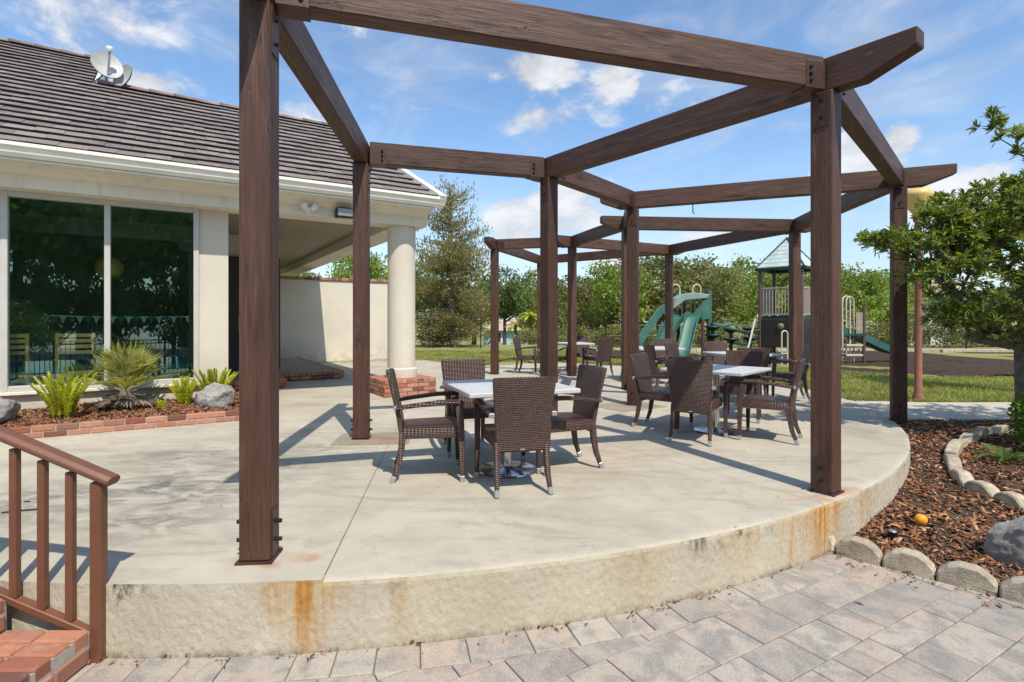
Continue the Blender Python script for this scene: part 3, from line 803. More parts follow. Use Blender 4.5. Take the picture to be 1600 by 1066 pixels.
def clubhouse():
    W_ = -10.5
    f = MB()
    f.b2((W_, 0, -.3), (WL - .07, .25, 2.97))
    f.b2((WR + .07, 0, -.1), (-2.77, .35, 2.97))
    f.b2((WL - .07, 0, -.1), (WR + .07, .25, WB - .07))
    f.b2((WL - .07, 0, WT + .07), (WR + .07, .25, 2.97))
    f.b2((-2.97, .352, -.1), (-2.77, 4.0, 3.0))       # side wall of the room
    f.b2((W_, 4.0, 0), (-1.43, 4.2, 3.24))              # wall behind porch
    f.b2((-1.63, 4.2, 0), (-1.43, 13, 3.24))
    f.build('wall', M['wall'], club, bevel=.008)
    # frieze beam with crown, mitred look by simple butt joint
    fr = MB()
    prof = [(-.30, 2.97), (-.30, 3.13), (-.345, 3.14), (-.40, 3.19), (-.47, 3.21), (-.50, 3.225), (-.64, 3.235), (-.64, 3.262), (.15, 3.262), (.15, 2.97)]
    fr.profile(prof, (W_, .36)); fr.build('frieze', M['trim'], club)
    sb = MB(); sb.b2((-.12, .152, 2.968), (.355, 13.6, 3.26)); sb.b2((-.16, .153, 2.968), (-.121, 13.5, 3.178)); sb.build('side_beam', M['trim'], club)
    # gutter
    g = MB()
    gp = [(-.55, 3.264), (-.66, 3.27), (-.70, 3.315), (-.715, 3.37), (-.745, 3.39), (-.745, 3.432), (-.725, 3.434), (-.64, 3.40), (-.55, 3.40)]
    g.profile(gp, (W_, .52)); g.build('gutter', M['gutter'], club, smooth=False)
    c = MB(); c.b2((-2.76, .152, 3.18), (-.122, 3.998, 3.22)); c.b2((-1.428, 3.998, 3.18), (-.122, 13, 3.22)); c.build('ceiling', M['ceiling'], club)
    # dark glazed doors
    for (a, b) in ((-2.74, -2.2), (-2.19, -1.66)):
        d = MB().b2((a, 3.93, .19), (b, 3.985, 2.60)).build('door', M['dark'], club, bevel=.005)
        MB().b2((b - .08 if a < -2.3 else a + .05, 3.90, 1.1), (b - .05 if a < -2.3 else a + .08, 3.928, 1.4)).build('handle', M['grey'], d)
    MB().b2((-1.65, 3.90, .19), (-1.43, 3.998, 2.60)).build('door_panel', M['dark'], club)
    MB().b2((-2.76, 3.93, 2.61), (-1.43, 3.99, 2.70)).build('door_head', M['dark'], club)
    # column
    col = MB(); col.lathe([(.275, .29), (.275, .44), (.262, .455), (.245, .46), (.245, 2.70), (.252, 2.705), (.252, 2.968)], 48)
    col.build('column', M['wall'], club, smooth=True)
    # porch platform with brick nosing
    pf = MB(); pf.b2((-3.3, 1.95, -.02), (-1.72, 3.1, .10)); pf.b2((-3.3, 3.1, -.02), (-.32, 3.92, .10)); pf.b2((-1.42, 3.921, -.02), (-.32, 8.2, .10))
    pf = pf.build('porch_floor', M['patchconc'], club)
    def brow(p0, p1, z, bl=.2, bh=.07, bw_=.10, mort=.01):
        p0, p1 = Vector(p0), Vector(p1); d = p1 - p0; n = max(1, round(d.length / (bl + mort))); st = d.length / n
        ang = math.atan2(d.y, d.x); d.normalize()
        for i in range(n):
            c_ = p0 + d * (st * (i + .5))
            MB().box((0, 0, 0), (st - mort, bw_, bh)).build('brick', M['brick'], pf, (c_.x, c_.y, z + random.uniform(-.002, .002)), ang + random.uniform(-.01, .01), bevel=.005)
    for z in (.055, .135):
        brow((-3.2, 1.89), (-1.66, 1.89), z, .2 if z < .1 else .10); brow((-1.66, 1.95), (-1.66, 3.02), z, .2 if z < .1 else .10)
        brow((-1.6, 3.05), (-.26, 3.05), z, .2 if z < .1 else .10); brow((-.26, 3.1), (-.26, 8.2), z, .2 if z < .1 else .10)
    ft = MB(); ft.b2((-3.25, 1.95, .10), (-1.72, 3.1, .165)); ft.b2((-3.25, 3.1, .10), (-.32, 8.15, .165)); ft.build('paving_top', M['patchconc'], pf)
    # brick plinth under the column
    pl = MB().b2((-.455, -.455, 0), (.455, .455, .27)).build('plinth', M['mortar'], club)
    for k in range(4):
        z = .037 + k * .072; off = .105 if k % 2 else 0
        for s_ in (-1, 1):
            for ax in (0, 1):
                e = -.47
                while e < .465:
                    L = min(.2, .47 - e) if e > -.47 or not off else .1
                    if k == 3: L = min(.1, .47 - e)
                    if L > .03:
                        mid = e + L / 2
                        c_ = (mid, s_ * .43, z) if ax == 0 else (s_ * .43, mid, z)
                        sz = (L - .009, .095, .063) if ax == 0 else (.094, L - .009, .063)
                        if not (ax == 1 and abs(mid) > .37):
                            MB().box((0, 0, 0), sz).build('brick', M['brick'], pl, (c_[0] + random.uniform(-.002, .002), c_[1] + random.uniform(-.002, .002), c_[2]), 0, bevel=.005)
                    e += max(L, .05)
    MB().b2((-.42, -.42, .268), (.42, .42, .286)).build('plinth_top', M['brick'], pl)
    # window: frame with one mullion, two panes
    wf = MB(); t = .07
    wf.b2((WL - t, -.035, WB - t), (WL, .10, WT + t)); wf.b2((WR, -.035, WB - t), (WR + t, .10, WT + t))
    wf.b2((WL, -.034, WT), (WR, .099, WT + t)); wf.b2((WL, -.034, WB - t), (WR, .099, WB)); wf.b2((-4.295, -.033, WB), (-4.225, .098, WT))
    wf = wf.build('window', M['frame'], club, bevel=.006)
    MB().b2((WL, .03, WB), (-4.295, .038, WT)).build('pane', M['glass'], wf)
    MB().b2((-4.225, .03, WB), (WR, .038, WT)).build('pane', M['glass'], wf)
    MB().b2((WL - .12, -.07, WB - .115), (WR + .12, .0, WB - .072)).build('sill', M['trim'], wf, bevel=.006)
    # room behind the glass
    rm = MB(); rm.b2((-10.4, .26, .10), (-2.98, 3.95, .14)); rm.build('room_floor', M['roomfloor'], club)
    rm = MB(); rm.b2((-10.4, 3.90, .14), (-2.98, 3.96, 3.2)); rm.b2((-10.45, .26, .14), (-10.38, 3.9, 3.2)); rm.b2((-3.03, .36, .14), (-2.985, 3.9, 3.2)); rm.build('room_wall', M['roomwall'], club)
    rc = MB(); rc.b2((-10.4, .26, 2.98), (-3.04, 3.89, 3.04)); rc.b2((-10.38, 1.9, 2.70), (-3.04, 2.3, 2.978)); rc = rc.build('room_ceiling', M['roomwall'], club)
    for (u, v) in ((-4.75, 2.9), (-3.75, 3.0)):
        MB().lathe([(.07, 2.955), (.09, 2.96), (.09, 2.979)], 16, (u, v, 0)).build('downlight', M['downlight'], rc)
    for u in (-3.62, -3.45, -3.40):
        MB().b2((u, 3.84, 1.25), (u + .02, 3.898, 2.2)).build('wall_batten', M['letter'], club)
clubhouse()

# roof of flat concrete tiles
def roof():
    PT_ = .615; EXP = .257; TWD = .30
    P0 = Vector((0, -.70, 3.415)); sl = Vector((0, 1, PT_)).normalized()
    nrm = Vector((0, -PT_, 1)).normalized(); ang = math.atan(PT_)
    NR, NL, US = 15, 23, -4.68
    def uend(r_): return .42 - .3 * r_ * EXP * sl.y
    tiles = []
    def zone(u0, n0, n1, right):
        for r_ in range(n0, n1):
            off = (r_ % 2) * TWD / 2; u1 = uend(r_ + .5) if right else US - .02
            n = int((u1 - u0) / TWD) + 1
            for k in range(n + 1):
                a = max(u0, u0 + k * TWD - off); b = min(u1, u0 + (k + 1) * TWD - off)
                if b - a > .05: tiles.append((r_, a, b))
    zone(-10.4, 0, NR, True); zone(-10.4, NR, NL, False)
    def tile_mesh(mb, c, L, rotx, jit):
        # lower edge lifted: wedge whose butt is coloured dark as the course's shadow line
        th = .047; hl = EXP * 1.08
        vs = [(-L / 2, 0, 0), (L / 2, 0, 0), (L / 2, 0, th), (-L / 2, 0, th), (-L / 2, hl, 0), (L / 2, hl, 0), (L / 2, hl, .012), (-L / 2, hl, .012)]
        Rm = Matrix.Rotation(rotx, 3, 'X')
        vs = [Rm @ Vector(q) + Vector(c) for q in vs]
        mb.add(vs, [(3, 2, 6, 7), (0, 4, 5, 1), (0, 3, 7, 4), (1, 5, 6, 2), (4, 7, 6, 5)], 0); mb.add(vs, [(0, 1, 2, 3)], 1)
    rt = MB()
    # deck under the tiles
    def pt(u, d, h=-.02): p = P0 + sl * d + nrm * h; return (u, p.y, p.z)
    L1, L2 = NR * EXP, NL * EXP; ue = uend(NR)
    rt.add([pt(US, 0), pt(.42, 0), pt(ue, L1), pt(US, L1)], [(0, 1, 2, 3)])
    rt.add([pt(-10.4, 0), pt(US, 0), pt(US, L2), pt(-10.4, L2)], [(0, 1, 2, 3)])
    e1 = Vector(pt(0, L1, .02)); e2 = Vector(pt(0, L2, .02))
    rt.add([(US, e1.y, e1.z), (ue, e1.y, e1.z), (.42, e1.y + 3.0, 3.4), (US, e1.y + 3.0, 3.4)], [(0, 1, 2, 3)])
    rt.add([(-10.4, e2.y, e2.z), (US, e2.y, e2.z), (US, e2.y + 5, 3.4), (-10.4, e2.y + 5, 3.4)], [(0, 1, 2, 3)])
    rf = rt.build('roof', M['tile'], club)
    gb = MB()
    gb.add([(.34, -.3, 3.262), (ue - .06, e1.y, e1.z - .06), (.34, e1.y + 2.9, 3.262)], [(0, 1, 2)])
    gb.build('gable_wall', M['wall'], club)
    g2 = MB()
    a_, b_ = Vector(pt(US, L1 - .6, -.02)), Vector(pt(US, L2 + .05, .09))
    g2.add([a_, b_, (US, b_.y + 1.9, a_.z), (US + .05, a_.y, a_.z), (US + .05, b_.y, b_.z), (US + .05, b_.y + 1.9, a_.z)], [(0, 1, 2), (5, 4, 3), (0, 3, 4, 1), (1, 4, 5, 2)])
    g2.build('gable_trim', M['gutter'], club)
    rk = MB()
    rk.add([pt(.42, -.05, -.12), pt(ue, L1, -.12), pt(ue, L1, .075), pt(.42, -.05, .075), pt(.54, -.05, -.12), pt(ue + .12, L1, -.12), pt(ue + .12, L1, .075), pt(.54, -.05, .075)],
           [(0, 1, 2, 3), (7, 6, 5, 4), (3, 2, 6, 7), (0, 4, 5, 1), (0, 3, 7, 4), (1, 5, 6, 2)])
    rk.build('rake_board', M['gutter'], club)
    tiles.sort(key=lambda t: (Vector(bw((t[1] + t[2]) / 2, P0.y + t[0] * EXP * .85, 3.4 + t[0] * .13)) - Vector((0, 0, 1.3))).length if t[1] > -7.6 else 99)
    rest = MB(); cache = {}
    for i, (r_, a, b) in enumerate(tiles):
        p = P0 + sl * (r_ * EXP) ; u = (a + b) / 2; L = round(b - a - .003, 3)
        jz = random.uniform(-.004, .004); jr = random.uniform(-.012, .012)
        if i < 290:
            if L not in cache:
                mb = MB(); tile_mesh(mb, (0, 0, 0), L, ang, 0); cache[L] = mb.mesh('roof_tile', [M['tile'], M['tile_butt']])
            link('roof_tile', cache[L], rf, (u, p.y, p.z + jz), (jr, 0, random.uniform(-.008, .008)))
        else:
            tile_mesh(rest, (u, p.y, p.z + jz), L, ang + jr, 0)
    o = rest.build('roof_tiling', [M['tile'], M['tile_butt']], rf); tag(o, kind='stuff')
    # terracotta ridge caps
    cap = MB(); n = 8
    for i in range(n):
        a0, a1 = PI * i / n, PI * (i + 1) / n
        cap.add([(x, math.cos(a) * r_, math.sin(a) * r_ * .8) for x, r_ in ((-.2, .095), (.21, .080)) for a in (a0, a1)], [(0, 1, 3, 2)])
    cm = cap.mesh('ridge_tile', M['ridge'], smooth=True)
    for (u0, u1, e) in ((US + .05, ue, e1), (-10.3, US - .02, e2)):
        k = int((u1 - u0) / .38)
        for i in range(k + 1): link('ridge_tile', cm, rf, (u0 + .2 + i * .38, e.y, e.z + .0 + random.uniform(-.008, .008)), (0, 0, random.uniform(-.03, .03)))
roof()

def hang(name, label, cat, u, v, z):
    return thing(name, label, cat, bw(u, v, z), TH)
# wall fixtures on the frieze
t = hang('security_light', 'small white twin floodlight fixed to the cream frieze', 'light', -1.66, -.30, 3.06)
MB().lathe([(.05, 0), (.05, .03), (.03, .035)], 16).build('base', M['white'], t, (0, 0, 0), (R(90), 0, 0), smooth=True)
MB().tube([(0, -.03, 0), (0, -.10, .01)], .018, 8).build('arm', M['white'], t)
for s_ in (-1, 1):
    MB().lathe([(.025, -.06), (.04, -.03), (.045, .03), (.05, .045)], 14).build('lamp_head', M['white'], t, (s_ * .07, -.10, .03), (R(60), 0, s_ * .4), smooth=True)
t = hang('wall_speaker', 'black oval outdoor loudspeaker mounted on the frieze by the porch', 'speaker', -1.12, -.31, 3.045)
MB().box((0, -.10, 0), (.30, .17, .17)).build('case', M['black'], t, bevel=.05, seg=3, smooth=True)
MB().box((0, -.19, 0), (.25, .01, .12)).build('grille', M['grey'], t, bevel=.004)
MB().box((0, -.02, .02), (.06, .06, .2)).build('bracket', M['black'], t)

# satellite dishes on the ridge
def dish(label, u, v, z, r_, ez, tilt, feed=True):
    t = hang('satellite_dish', label, 'satellite dish', u, v, z); t['group'] = 'satellite dishes on the roof ridge'
    prof = []
    bowl = MB(); n = 28; K = 5; vs = []; 
    for k in range(K + 1):
        q = r_ * k / K
        for i in range(n): vs.append((q * math.cos(2 * PI * i / n) * .88, -.0 + .28 * q * q / r_, q * math.sin(2 * PI * i / n)))
    vs2 = [(x, y * -1 - .0, zz) for x, y, zz in vs]
    fs = []
    for k in range(K):
        for i in range(n): fs.append((k * n + i, k * n + (i + 1) % n, (k + 1) * n + (i + 1) % n, (k + 1) * n + i))
    bowl.add(vs2, fs); bowl.add([(x, y + .02, zz) for x, y, zz in vs2], [tuple(reversed(f)) for f in fs])
    b = bowl.build('bowl', M['dishgrey'], t, (0, 0, .30), (tilt, 0, ez), smooth='all')
    MB().tube([(0, .05, -.35), (0, .07, -.05), (0, .02, 0)], .02, 8).build('mast', M['grey'], t, (0, 0, .30))
    MB().tube([(-.2, .1, -.3), (0, .06, -.08)], .012, 6).build('strut', M['grey'], t, (0, 0, .30))
    if feed:
        MB().tube([(0, -.02, -r_ * .9), (0, -.26, -r_ * .2 + .16)], .018, 6).build('feed_arm', M['grey'], b)
        MB().lathe([(.03, -.04), (.06, 0), (.06, .04), (.03, .06)], 12).build('feed_horn', M['white'], b, (0, -.28, -r_ * .2 + .2), (R(20), 0, 0), smooth=True)
dish('larger cream satellite dish facing the camera with feed arm raised', -4.50, 2.55, 5.47, .27, R(20), R(-20))
dish('smaller white satellite dish turned edge on at the right of the pair', -4.22, 2.6, 5.36, .23, R(-48), R(-15), False)

# far garden wall with brick coping
gw = thing('garden_wall', 'plain cream garden wall with brick coping beyond the porch', 'wall', bw(-1.4, 8.4, 0), TH)
MB().b2((0, 0, -.1), (4.15, .22, 2.56)).build('wall_panel', M['wall'], gw, bevel=.006)
cp = MB().b2((-.02, -.03, 2.56), (4.17, .25, 2.575)).build('coping', M['mortar'], gw)
for k in range(40): MB().box((0, 0, 0), (.094, .32, .085)).build('brick', M['brick'], cp, (.05 + k * .104, .11, 2.62 + random.uniform(-.003, .003)), 0, bevel=.008)

# wall lettering and furniture inside the window
t = hang('wall_sign', 'dark wall sign reading ZINFANDEL inside the window', 'sign', -4.35, 3.86, 2.0)
MB().b2((-.85, 0, -.35), (.85, .03, .38)).build('board', M['roomwall'], t)
fc = bpy.data.curves.new('lettering', 'FONT'); fc.body = 'ZINFANDEL'; fc.size = .27; fc.align_x = 'CENTER'; fc.align_y = 'CENTER'; fc.extrude = .003
fo = bpy.data.objects.new('lettering', fc); COL.objects.link(fo); fc.materials.append(M['letter']); bpy.context.view_layer.update()
lm_ = bpy.data.meshes.new_from_object(fo.evaluated_get(bpy.context.evaluated_depsgraph_get())); bpy.data.objects.remove(fo)
link('lettering', lm_, t, (0, -.006, 0), (R(90), 0, 0))
MB().b2((-.7, -.008, .21), (.7, -.001, .225)).build('rule_line', M['letter'], t)
t = hang('pendant_lamp', 'round cream pendant globe hanging behind the window mullion', 'lamp', -4.36, 1.5, 2.15)
MB().lathe([(.05, -.19), (.15, -.14), (.19, -.04), (.19, .05), (.15, .13), (.06, .18)], 24).build('globe', M['lamp_glass'], t, smooth=True)
MB().tube([(0, 0, .17), (0, 0, .80)], .012, 6).build('cord', M['black'], t)

def slat_chair(u, v, rz, label):
    t = thing('slat_chair', label, 'chair', bw(u, v, .14), TH + rz, 'yellow slatted chairs behind the window')
    for s_ in (-1, 1):
        MB().sweep([(s_ * .215, .02, 0), (s_ * .21, -.06, .45), (s_ * .20, -.16, .98)], [(.045, .05)] * 3).build('rear_post', M['yellow_wood'], t, bevel=.006)
        MB().box((s_ * .215, .46, .30), (.045, .05, .60)).build('front_leg', M['yellow_wood'], t, bevel=.006)
        MB().box((s_ * .215, .20, .62), (.06, .6, .03)).build('armrest', M['yellow_wood'], t, bevel=.006)
    for k, z in enumerate((.42, .72, .80, .88, .955)):
        MB().box((0, -.06 - (z - .45) * .19, z), (.40, .022, .05 if k else .07)).build('back_slat', M['yellow_wood'], t, bevel=.004)
    for k in range(6): MB().box((0, .02 + k * .085, .40), (.42, .07, .022)).build('seat_slat', M['yellow_wood'], t, bevel=.004)
slat_chair(-4.63, .36, 0, 'yellow slatted wooden chair behind the glass left of the mullion')
slat_chair(-5.40, .45, .25, 'yellow slatted wooden chair cut off by the left window frame')

# ------------------------------------------------------------------ pergola
PO = {'A': (-1.385, 2.985), 'B': (2.385, 4.135), 'F': (5.03, 7.08), 'K': (5.52, 10.62), 'L': (4.1, 14.2), 'M': (.86, 16.6)}
PIN = {'C': (-1.66, 6.0), 'D': (.45, 6.62), 'E': (1.86, 8.36), 'J': (2.17, 10.3), 'I': (1.41, 12.75), 'G': (-.42, 13.2)}
PAIR = [('A', 'C'), ('B', 'D'), ('F', 'E'), ('K', 'J'), ('L', 'I'), ('M', 'G')]
PT = 3.02
perg = thing('pergola', 'dark brown timber pergola of tall posts and curving ring of beams', 'pergola', (0, 0, 0))
def pergola():
    for (o_, i_) in PAIR:
        po, pi = Vector((*PO[o_], 0)), Vector((*PIN[i_], 0)); d = (po - pi); L = d.length; d.normalize(); az = math.atan2(d.y, d.x)
        for p in (po, pi):
            # posts are built along local x so the grain follows them
            mb = MB().box((PT / 2 + .006, 0, 0), (PT - .012, .16, .16))
            e = mb.build('post', M['wood'], perg, (p.x, p.y, 0), bevel=.008)
            e.rotation_euler = (Matrix.Rotation(az, 3, 'Z') @ Matrix.Rotation(R(-90), 3, 'Y')).to_euler()
            MB().box((0, 0, .006), (.19, .19, .012)).build('base_plate', M['bracket'], perg, (p.x, p.y, 0), az)
            ft = MB(); ft.box((0, 0, .14), (.10, .172, .26)); 
            for s_ in (-1, 1):
                for z in (.10, .20):
                    ft.tube([(0, s_ * .08, z), (0, s_ * .118, z)], .012, 8, 1)
            ft.build('foot_bracket', [M['bracket'], M['bolt']], perg, (p.x, p.y, 0), az)
            hd = MB(); hd.box((0, 0, PT - .14), (.11, .172, .26))
            for s_ in (-1, 1):
                for z in (-.07, -.2): hd.tube([(0, s_ * .08, PT + z), (0, s_ * .103, PT + z)], .013, 8, 1)
            hd.build('head_bracket', [M['bracket'], M['bolt']], perg, (p.x, p.y, 0), az)
        # radial beam with tapered overhangs
        x0, x1 = -.50, L + .60; H = .245; wd = .14
        prof = [(x0, .12), (x0 + .30, 0), (x1 - .33, 0), (x1, .125), (x1, H), (x0, H)]
        mb = MB(); n = len(prof)
        vs = [(x, -wd / 2, z) for x, z in prof] + [(x, wd / 2, z) for x, z in prof]
        mb.add(vs, [tuple(range(n)), tuple(reversed(range(n, 2 * n)))] + [(i + n, (i + 1) % n + n, (i + 1) % n, i) for i in range(n)])
        mb.build('beam', M['wood'], perg, (pi.x, pi.y, PT + .002), az, bevel=.008)
    for ring, keys in ((PO, 'ABFKLM'), (PIN, 'CDEJIG')):
        for a, b in zip(keys[:-1], keys[1:]):
            pa, pb = Vector((*ring[a], 0)), Vector((*ring[b], 0)); d = pb - pa; L = d.length; az = math.atan2(d.y, d.x)
            H = .238; g = .088
            mb = MB().box((L / 2, 0, H / 2), (L - 2 * g, .138, H)); bm_ = mb.build('beam', M['wood'], perg, (pa.x, pa.y, PT + .005), az, bevel=.008)
            for xx in (g + .085, L - g - .085):
                br = MB(); br.box((0, 0, .095), (.175, .150, .20))
                for s_ in (-1, 1):
                    for z in (.05, .10, .15):
                        br.tube([(.045 if xx < L / 2 else -.045, s_ * .07, z), (.045 if xx < L / 2 else -.045, s_ * .092, z)], .014, 8, 1)
                br.build('beam_bracket', [M['bracket'], M['bolt']], perg, (pa.x + math.cos(az) * xx, pa.y + math.sin(az) * xx, PT), az, bevel=.003)
    MB().tube([(2.67, 8.03, 3.02), (2.67, 8.03, 2.90), (2.69, 8.02, 2.87)], .008, 5).build('hook', M['iron'], perg)
pergola()

# ------------------------------------------------------------------ brick steps and handrail (left front)
st = thing('brick_steps', 'red brick steps with pale mortar rising left beside the terrace', 'steps', (-2.05, 2.0, PAV))
def steps():
    for k, (x0, x1, top) in enumerate(((-.41, 0, .155), (-.82, -.41, .31), (-1.23, -.82, .36))):
        MB().b2((x0 + (.006 if k < 2 else 0), -.62, 0), (x1 - .006, .655, top - .012)).build('mortar_bed', M['mortar'], st)
        for j in range(12):
            for i in range(2):
                c_ = (x1 - .1025 - i * .205 + random.uniform(-.003, .003), -.57 + j * .106, top - .03)
                MB().box((0, 0, 0), (.194, .096, .07)).build('brick', M['brick'], st, c_, random.uniform(-.015, .015), bevel=.009)
        j = 0
        while -.62 + j * .212 < .5:
            MB().box((0, 0, 0), (.06, .200, top - .075 - (0 if k == 0 else .155))).build('brick', M['brick'], st, (x1 - .026, -.52 + j * .212, (top - .07 + (0 if k == 0 else .155)) / 2), 0, bevel=.008); j += 1
steps()
rl = thing('handrail', 'brown metal handrail with square balusters in front of terrace wall', 'railing', (-2.03, 2.672, PAV))
def rail():
    sl_ = .42
    def zt(x): return .885 - sl_ * x if x <= .08 else .885 - sl_ * x
    MB().box((0, 0, .435), (.055, .055, .87)).build('post', M['rail'], rl, bevel=.005)
    MB().box((0, 0, .004), (.07, .07, .006)).build('foot_plate', M['rail'], rl)
    for k in range(1, 9):
        x = -.137 * k; zb = .13 - sl_ * x; zz = .86 - sl_ * x
        MB().box((x, 0, (zb + zz) / 2), (.036, .036, zz - zb)).build('baluster', M['rail'], rl, bevel=.004)
    mb = MB(); p0, p1 = Vector((.075, 0, .905 - sl_ * .075 )), Vector((-1.2, 0, .905 + sl_ * 1.2))
    sec = [(-.045, -.012), (-.028, -.024), (.028, -.024), (.045, -.012), (.045, .006), (.026, .024), (-.026, .024), (-.045, .006)]
    d = (p1 - p0).normalized(); up = Vector((0, 1, 0)).cross(d) * -1; up = up if up.z > 0 else -up
    vs = [p + Vector((0, a, 0)) + up * b for p in (p0, p1) for a, b in sec]
    mb.add(vs, [(i, (i + 1) % 8, 8 + (i + 1) % 8, 8 + i) for i in range(8)] + [tuple(range(8)), tuple(reversed(range(8, 16)))])
    mb.build('top_rail', M['rail'], rl, bevel=.003)
    mb = MB(); mb.sweep([(-.028, 0, .115 + sl_ * .028), (-1.2, 0, .115 + sl_ * 1.2)], [(.05, .035)] * 2, (0, 1, 0)); mb.build('bottom_rail', M['rail'], rl, bevel=.004)
rail()

# ------------------------------------------------------------------ furniture
def make_table(label):
    t = thing('dining_table', label, 'table', (0, 0, 0), 0, 'white square tables on the terrace')
    MB().box((0, 0, .725), (.94, .94, .036)).build('tabletop', M['table'], t, bevel=.006)
    MB().box((0, 0, .694), (.42, .42, .024)).build('mount', M['steel'], t, bevel=.004)
    MB().lathe([(.038, .03), (.038, .685)], 20).build('pedestal', M['steel'], t, smooth=True)
    MB().lathe([(.255, 0), (.258, .008), (.25, .018), (.06, .03), (.042, .045)], 40).build('base', M['steel'], t, smooth=True)
    return t
def make_chair(label):
    t = thing('rattan_armchair', label, 'chair', (0, 0, 0), 0, 'brown rattan armchairs on the terrace')
    # faces +y; seat 0.44 high
    s = MB()
    s.add([(-.215, -.235, .345), (.215, -.235, .345), (.235, .235, .345), (-.235, .235, .345), (-.215, -.235, .435), (.215, -.235, .435), (.235, .235, .445), (-.235, .235, .445)],
          [(3, 2, 1, 0), (4, 5, 6, 7), (0, 1, 5, 4), (1, 2, 6, 5), (2, 3, 7, 6), (3, 0, 4, 7)])
    s.build('seat', M['weave'], t, bevel=.016, seg=2, smooth=True)
    b = MB(); nz, nx = 9, 8; fr, bk = [], []
    for j in range(nz + 1):
        q = j / nz; z = .315 + q * .565; hw = .195 + .047 * q; y0 = -.222 - .10 * q ** 1.35
        for i in range(nx + 1):
            k = 2 * i / nx - 1; bow = -.016 * (1 - k * k) * min(1, q * 1.5)
            zz = z + (.006 * (1 - k * k) if j == nz else 0)
            fr.append((k * hw, y0 + bow, zz)); bk.append((k * hw, y0 + bow - .038, zz))
    n = len(fr); w_ = nx + 1; fs = []
    for j in range(nz):
        for i in range(nx):
            a, c, d, e = j * w_ + i, j * w_ + i + 1, (j + 1) * w_ + i + 1, (j + 1) * w_ + i
            fs += [(e, d, c, a), (a + n, c + n, d + n, e + n)]
    for j in range(nz):
        fs += [(j * w_, j * w_ + n, (j + 1) * w_ + n, (j + 1) * w_), ((j + 1) * w_ + nx, (j + 1) * w_ + nx + n, j * w_ + nx + n, j * w_ + nx)]
    for i in range(nx):
        fs += [(i, i + 1, i + 1 + n, i + n), (nz * w_ + i, nz * w_ + i + n, nz * w_ + i + 1 + n, nz * w_ + i + 1)]
    b.add(fr + bk, fs)
    bo_ = b.build('backrest', M['weave'], t, bevel=.009, smooth=True)
    MB().box((0, -.2655, .335), (.035, .003, .012)).build('care_tag', M['cap'], bo_)
    for sd in (-1, 1):
        l = MB().sweep([(sd * .19, -.235, .40), (sd * .192, -.245, .28), (sd * .197, -.268, .14), (sd * .203, -.305, .045)], [(.042, .055), (.040, .052), (.036, .044), (.032, .036)]).build('leg', M['weave'], t, bevel=.006, smooth=True)
        MB().sweep([(sd * .203, -.303, .05), (sd * .2055, -.322, 0)], [(.036, .041), (.034, .037)]).build('foot_cap', M['cap'], l, bevel=.004)
        l = MB().sweep([(sd * .268, .215, .612), (sd * .262, .225, .45), (sd * .262, .235, .25), (sd * .266, .238, .045)], [(.046, .062), (.044, .056), (.040, .046), (.033, .034)]).build('leg', M['weave'], t, bevel=.006, smooth=True)
        MB().box((sd * .266, .238, .0245), (.037, .038, .049)).build('foot_cap', M['cap'], l, bevel=.004)
        a = MB().sweep([(sd * .240, -.285, .60), (sd * .252, -.15, .62), (sd * .262, .05, .642), (sd * .267, .20, .645), (sd * .268, .248, .628)], [(.040, .032), (.046, .034), (.05, .036), (.052, .038), (.048, .036)]).build('armrest', M['weave'], t, bevel=.008, smooth=True)
        MB().box((sd * .2395, -.295, .60), (.044, .022, .036)).build('end_cap', M['cap'], a, bevel=.006)
    return t
tables = [((-.04, 4.72), 20, 'white square table on steel pedestal, nearest the camera between four rattan chairs'),
          ((2.40, 6.40), 47, 'white square table turned diagonal, in the middle group beyond the right post'),
          ((3.95, 9.35), 10, 'white square table behind the middle chairs in line with playground tower'),
          ((2.95, 11.3), 8, 'distant white table seen below the green slides'),
          ((1.45, 13.6), 15, 'farthest white table at the lawn edge left of the slides')]
proto_t = None
for (xy, a, lab) in tables:
    if proto_t is None: t = proto_t = make_table(lab)
    else: t = copy_tree(proto_t); t['label'] = lab
    t.location = (xy[0], xy[1], .001); t.rotation_euler.z = R(a)
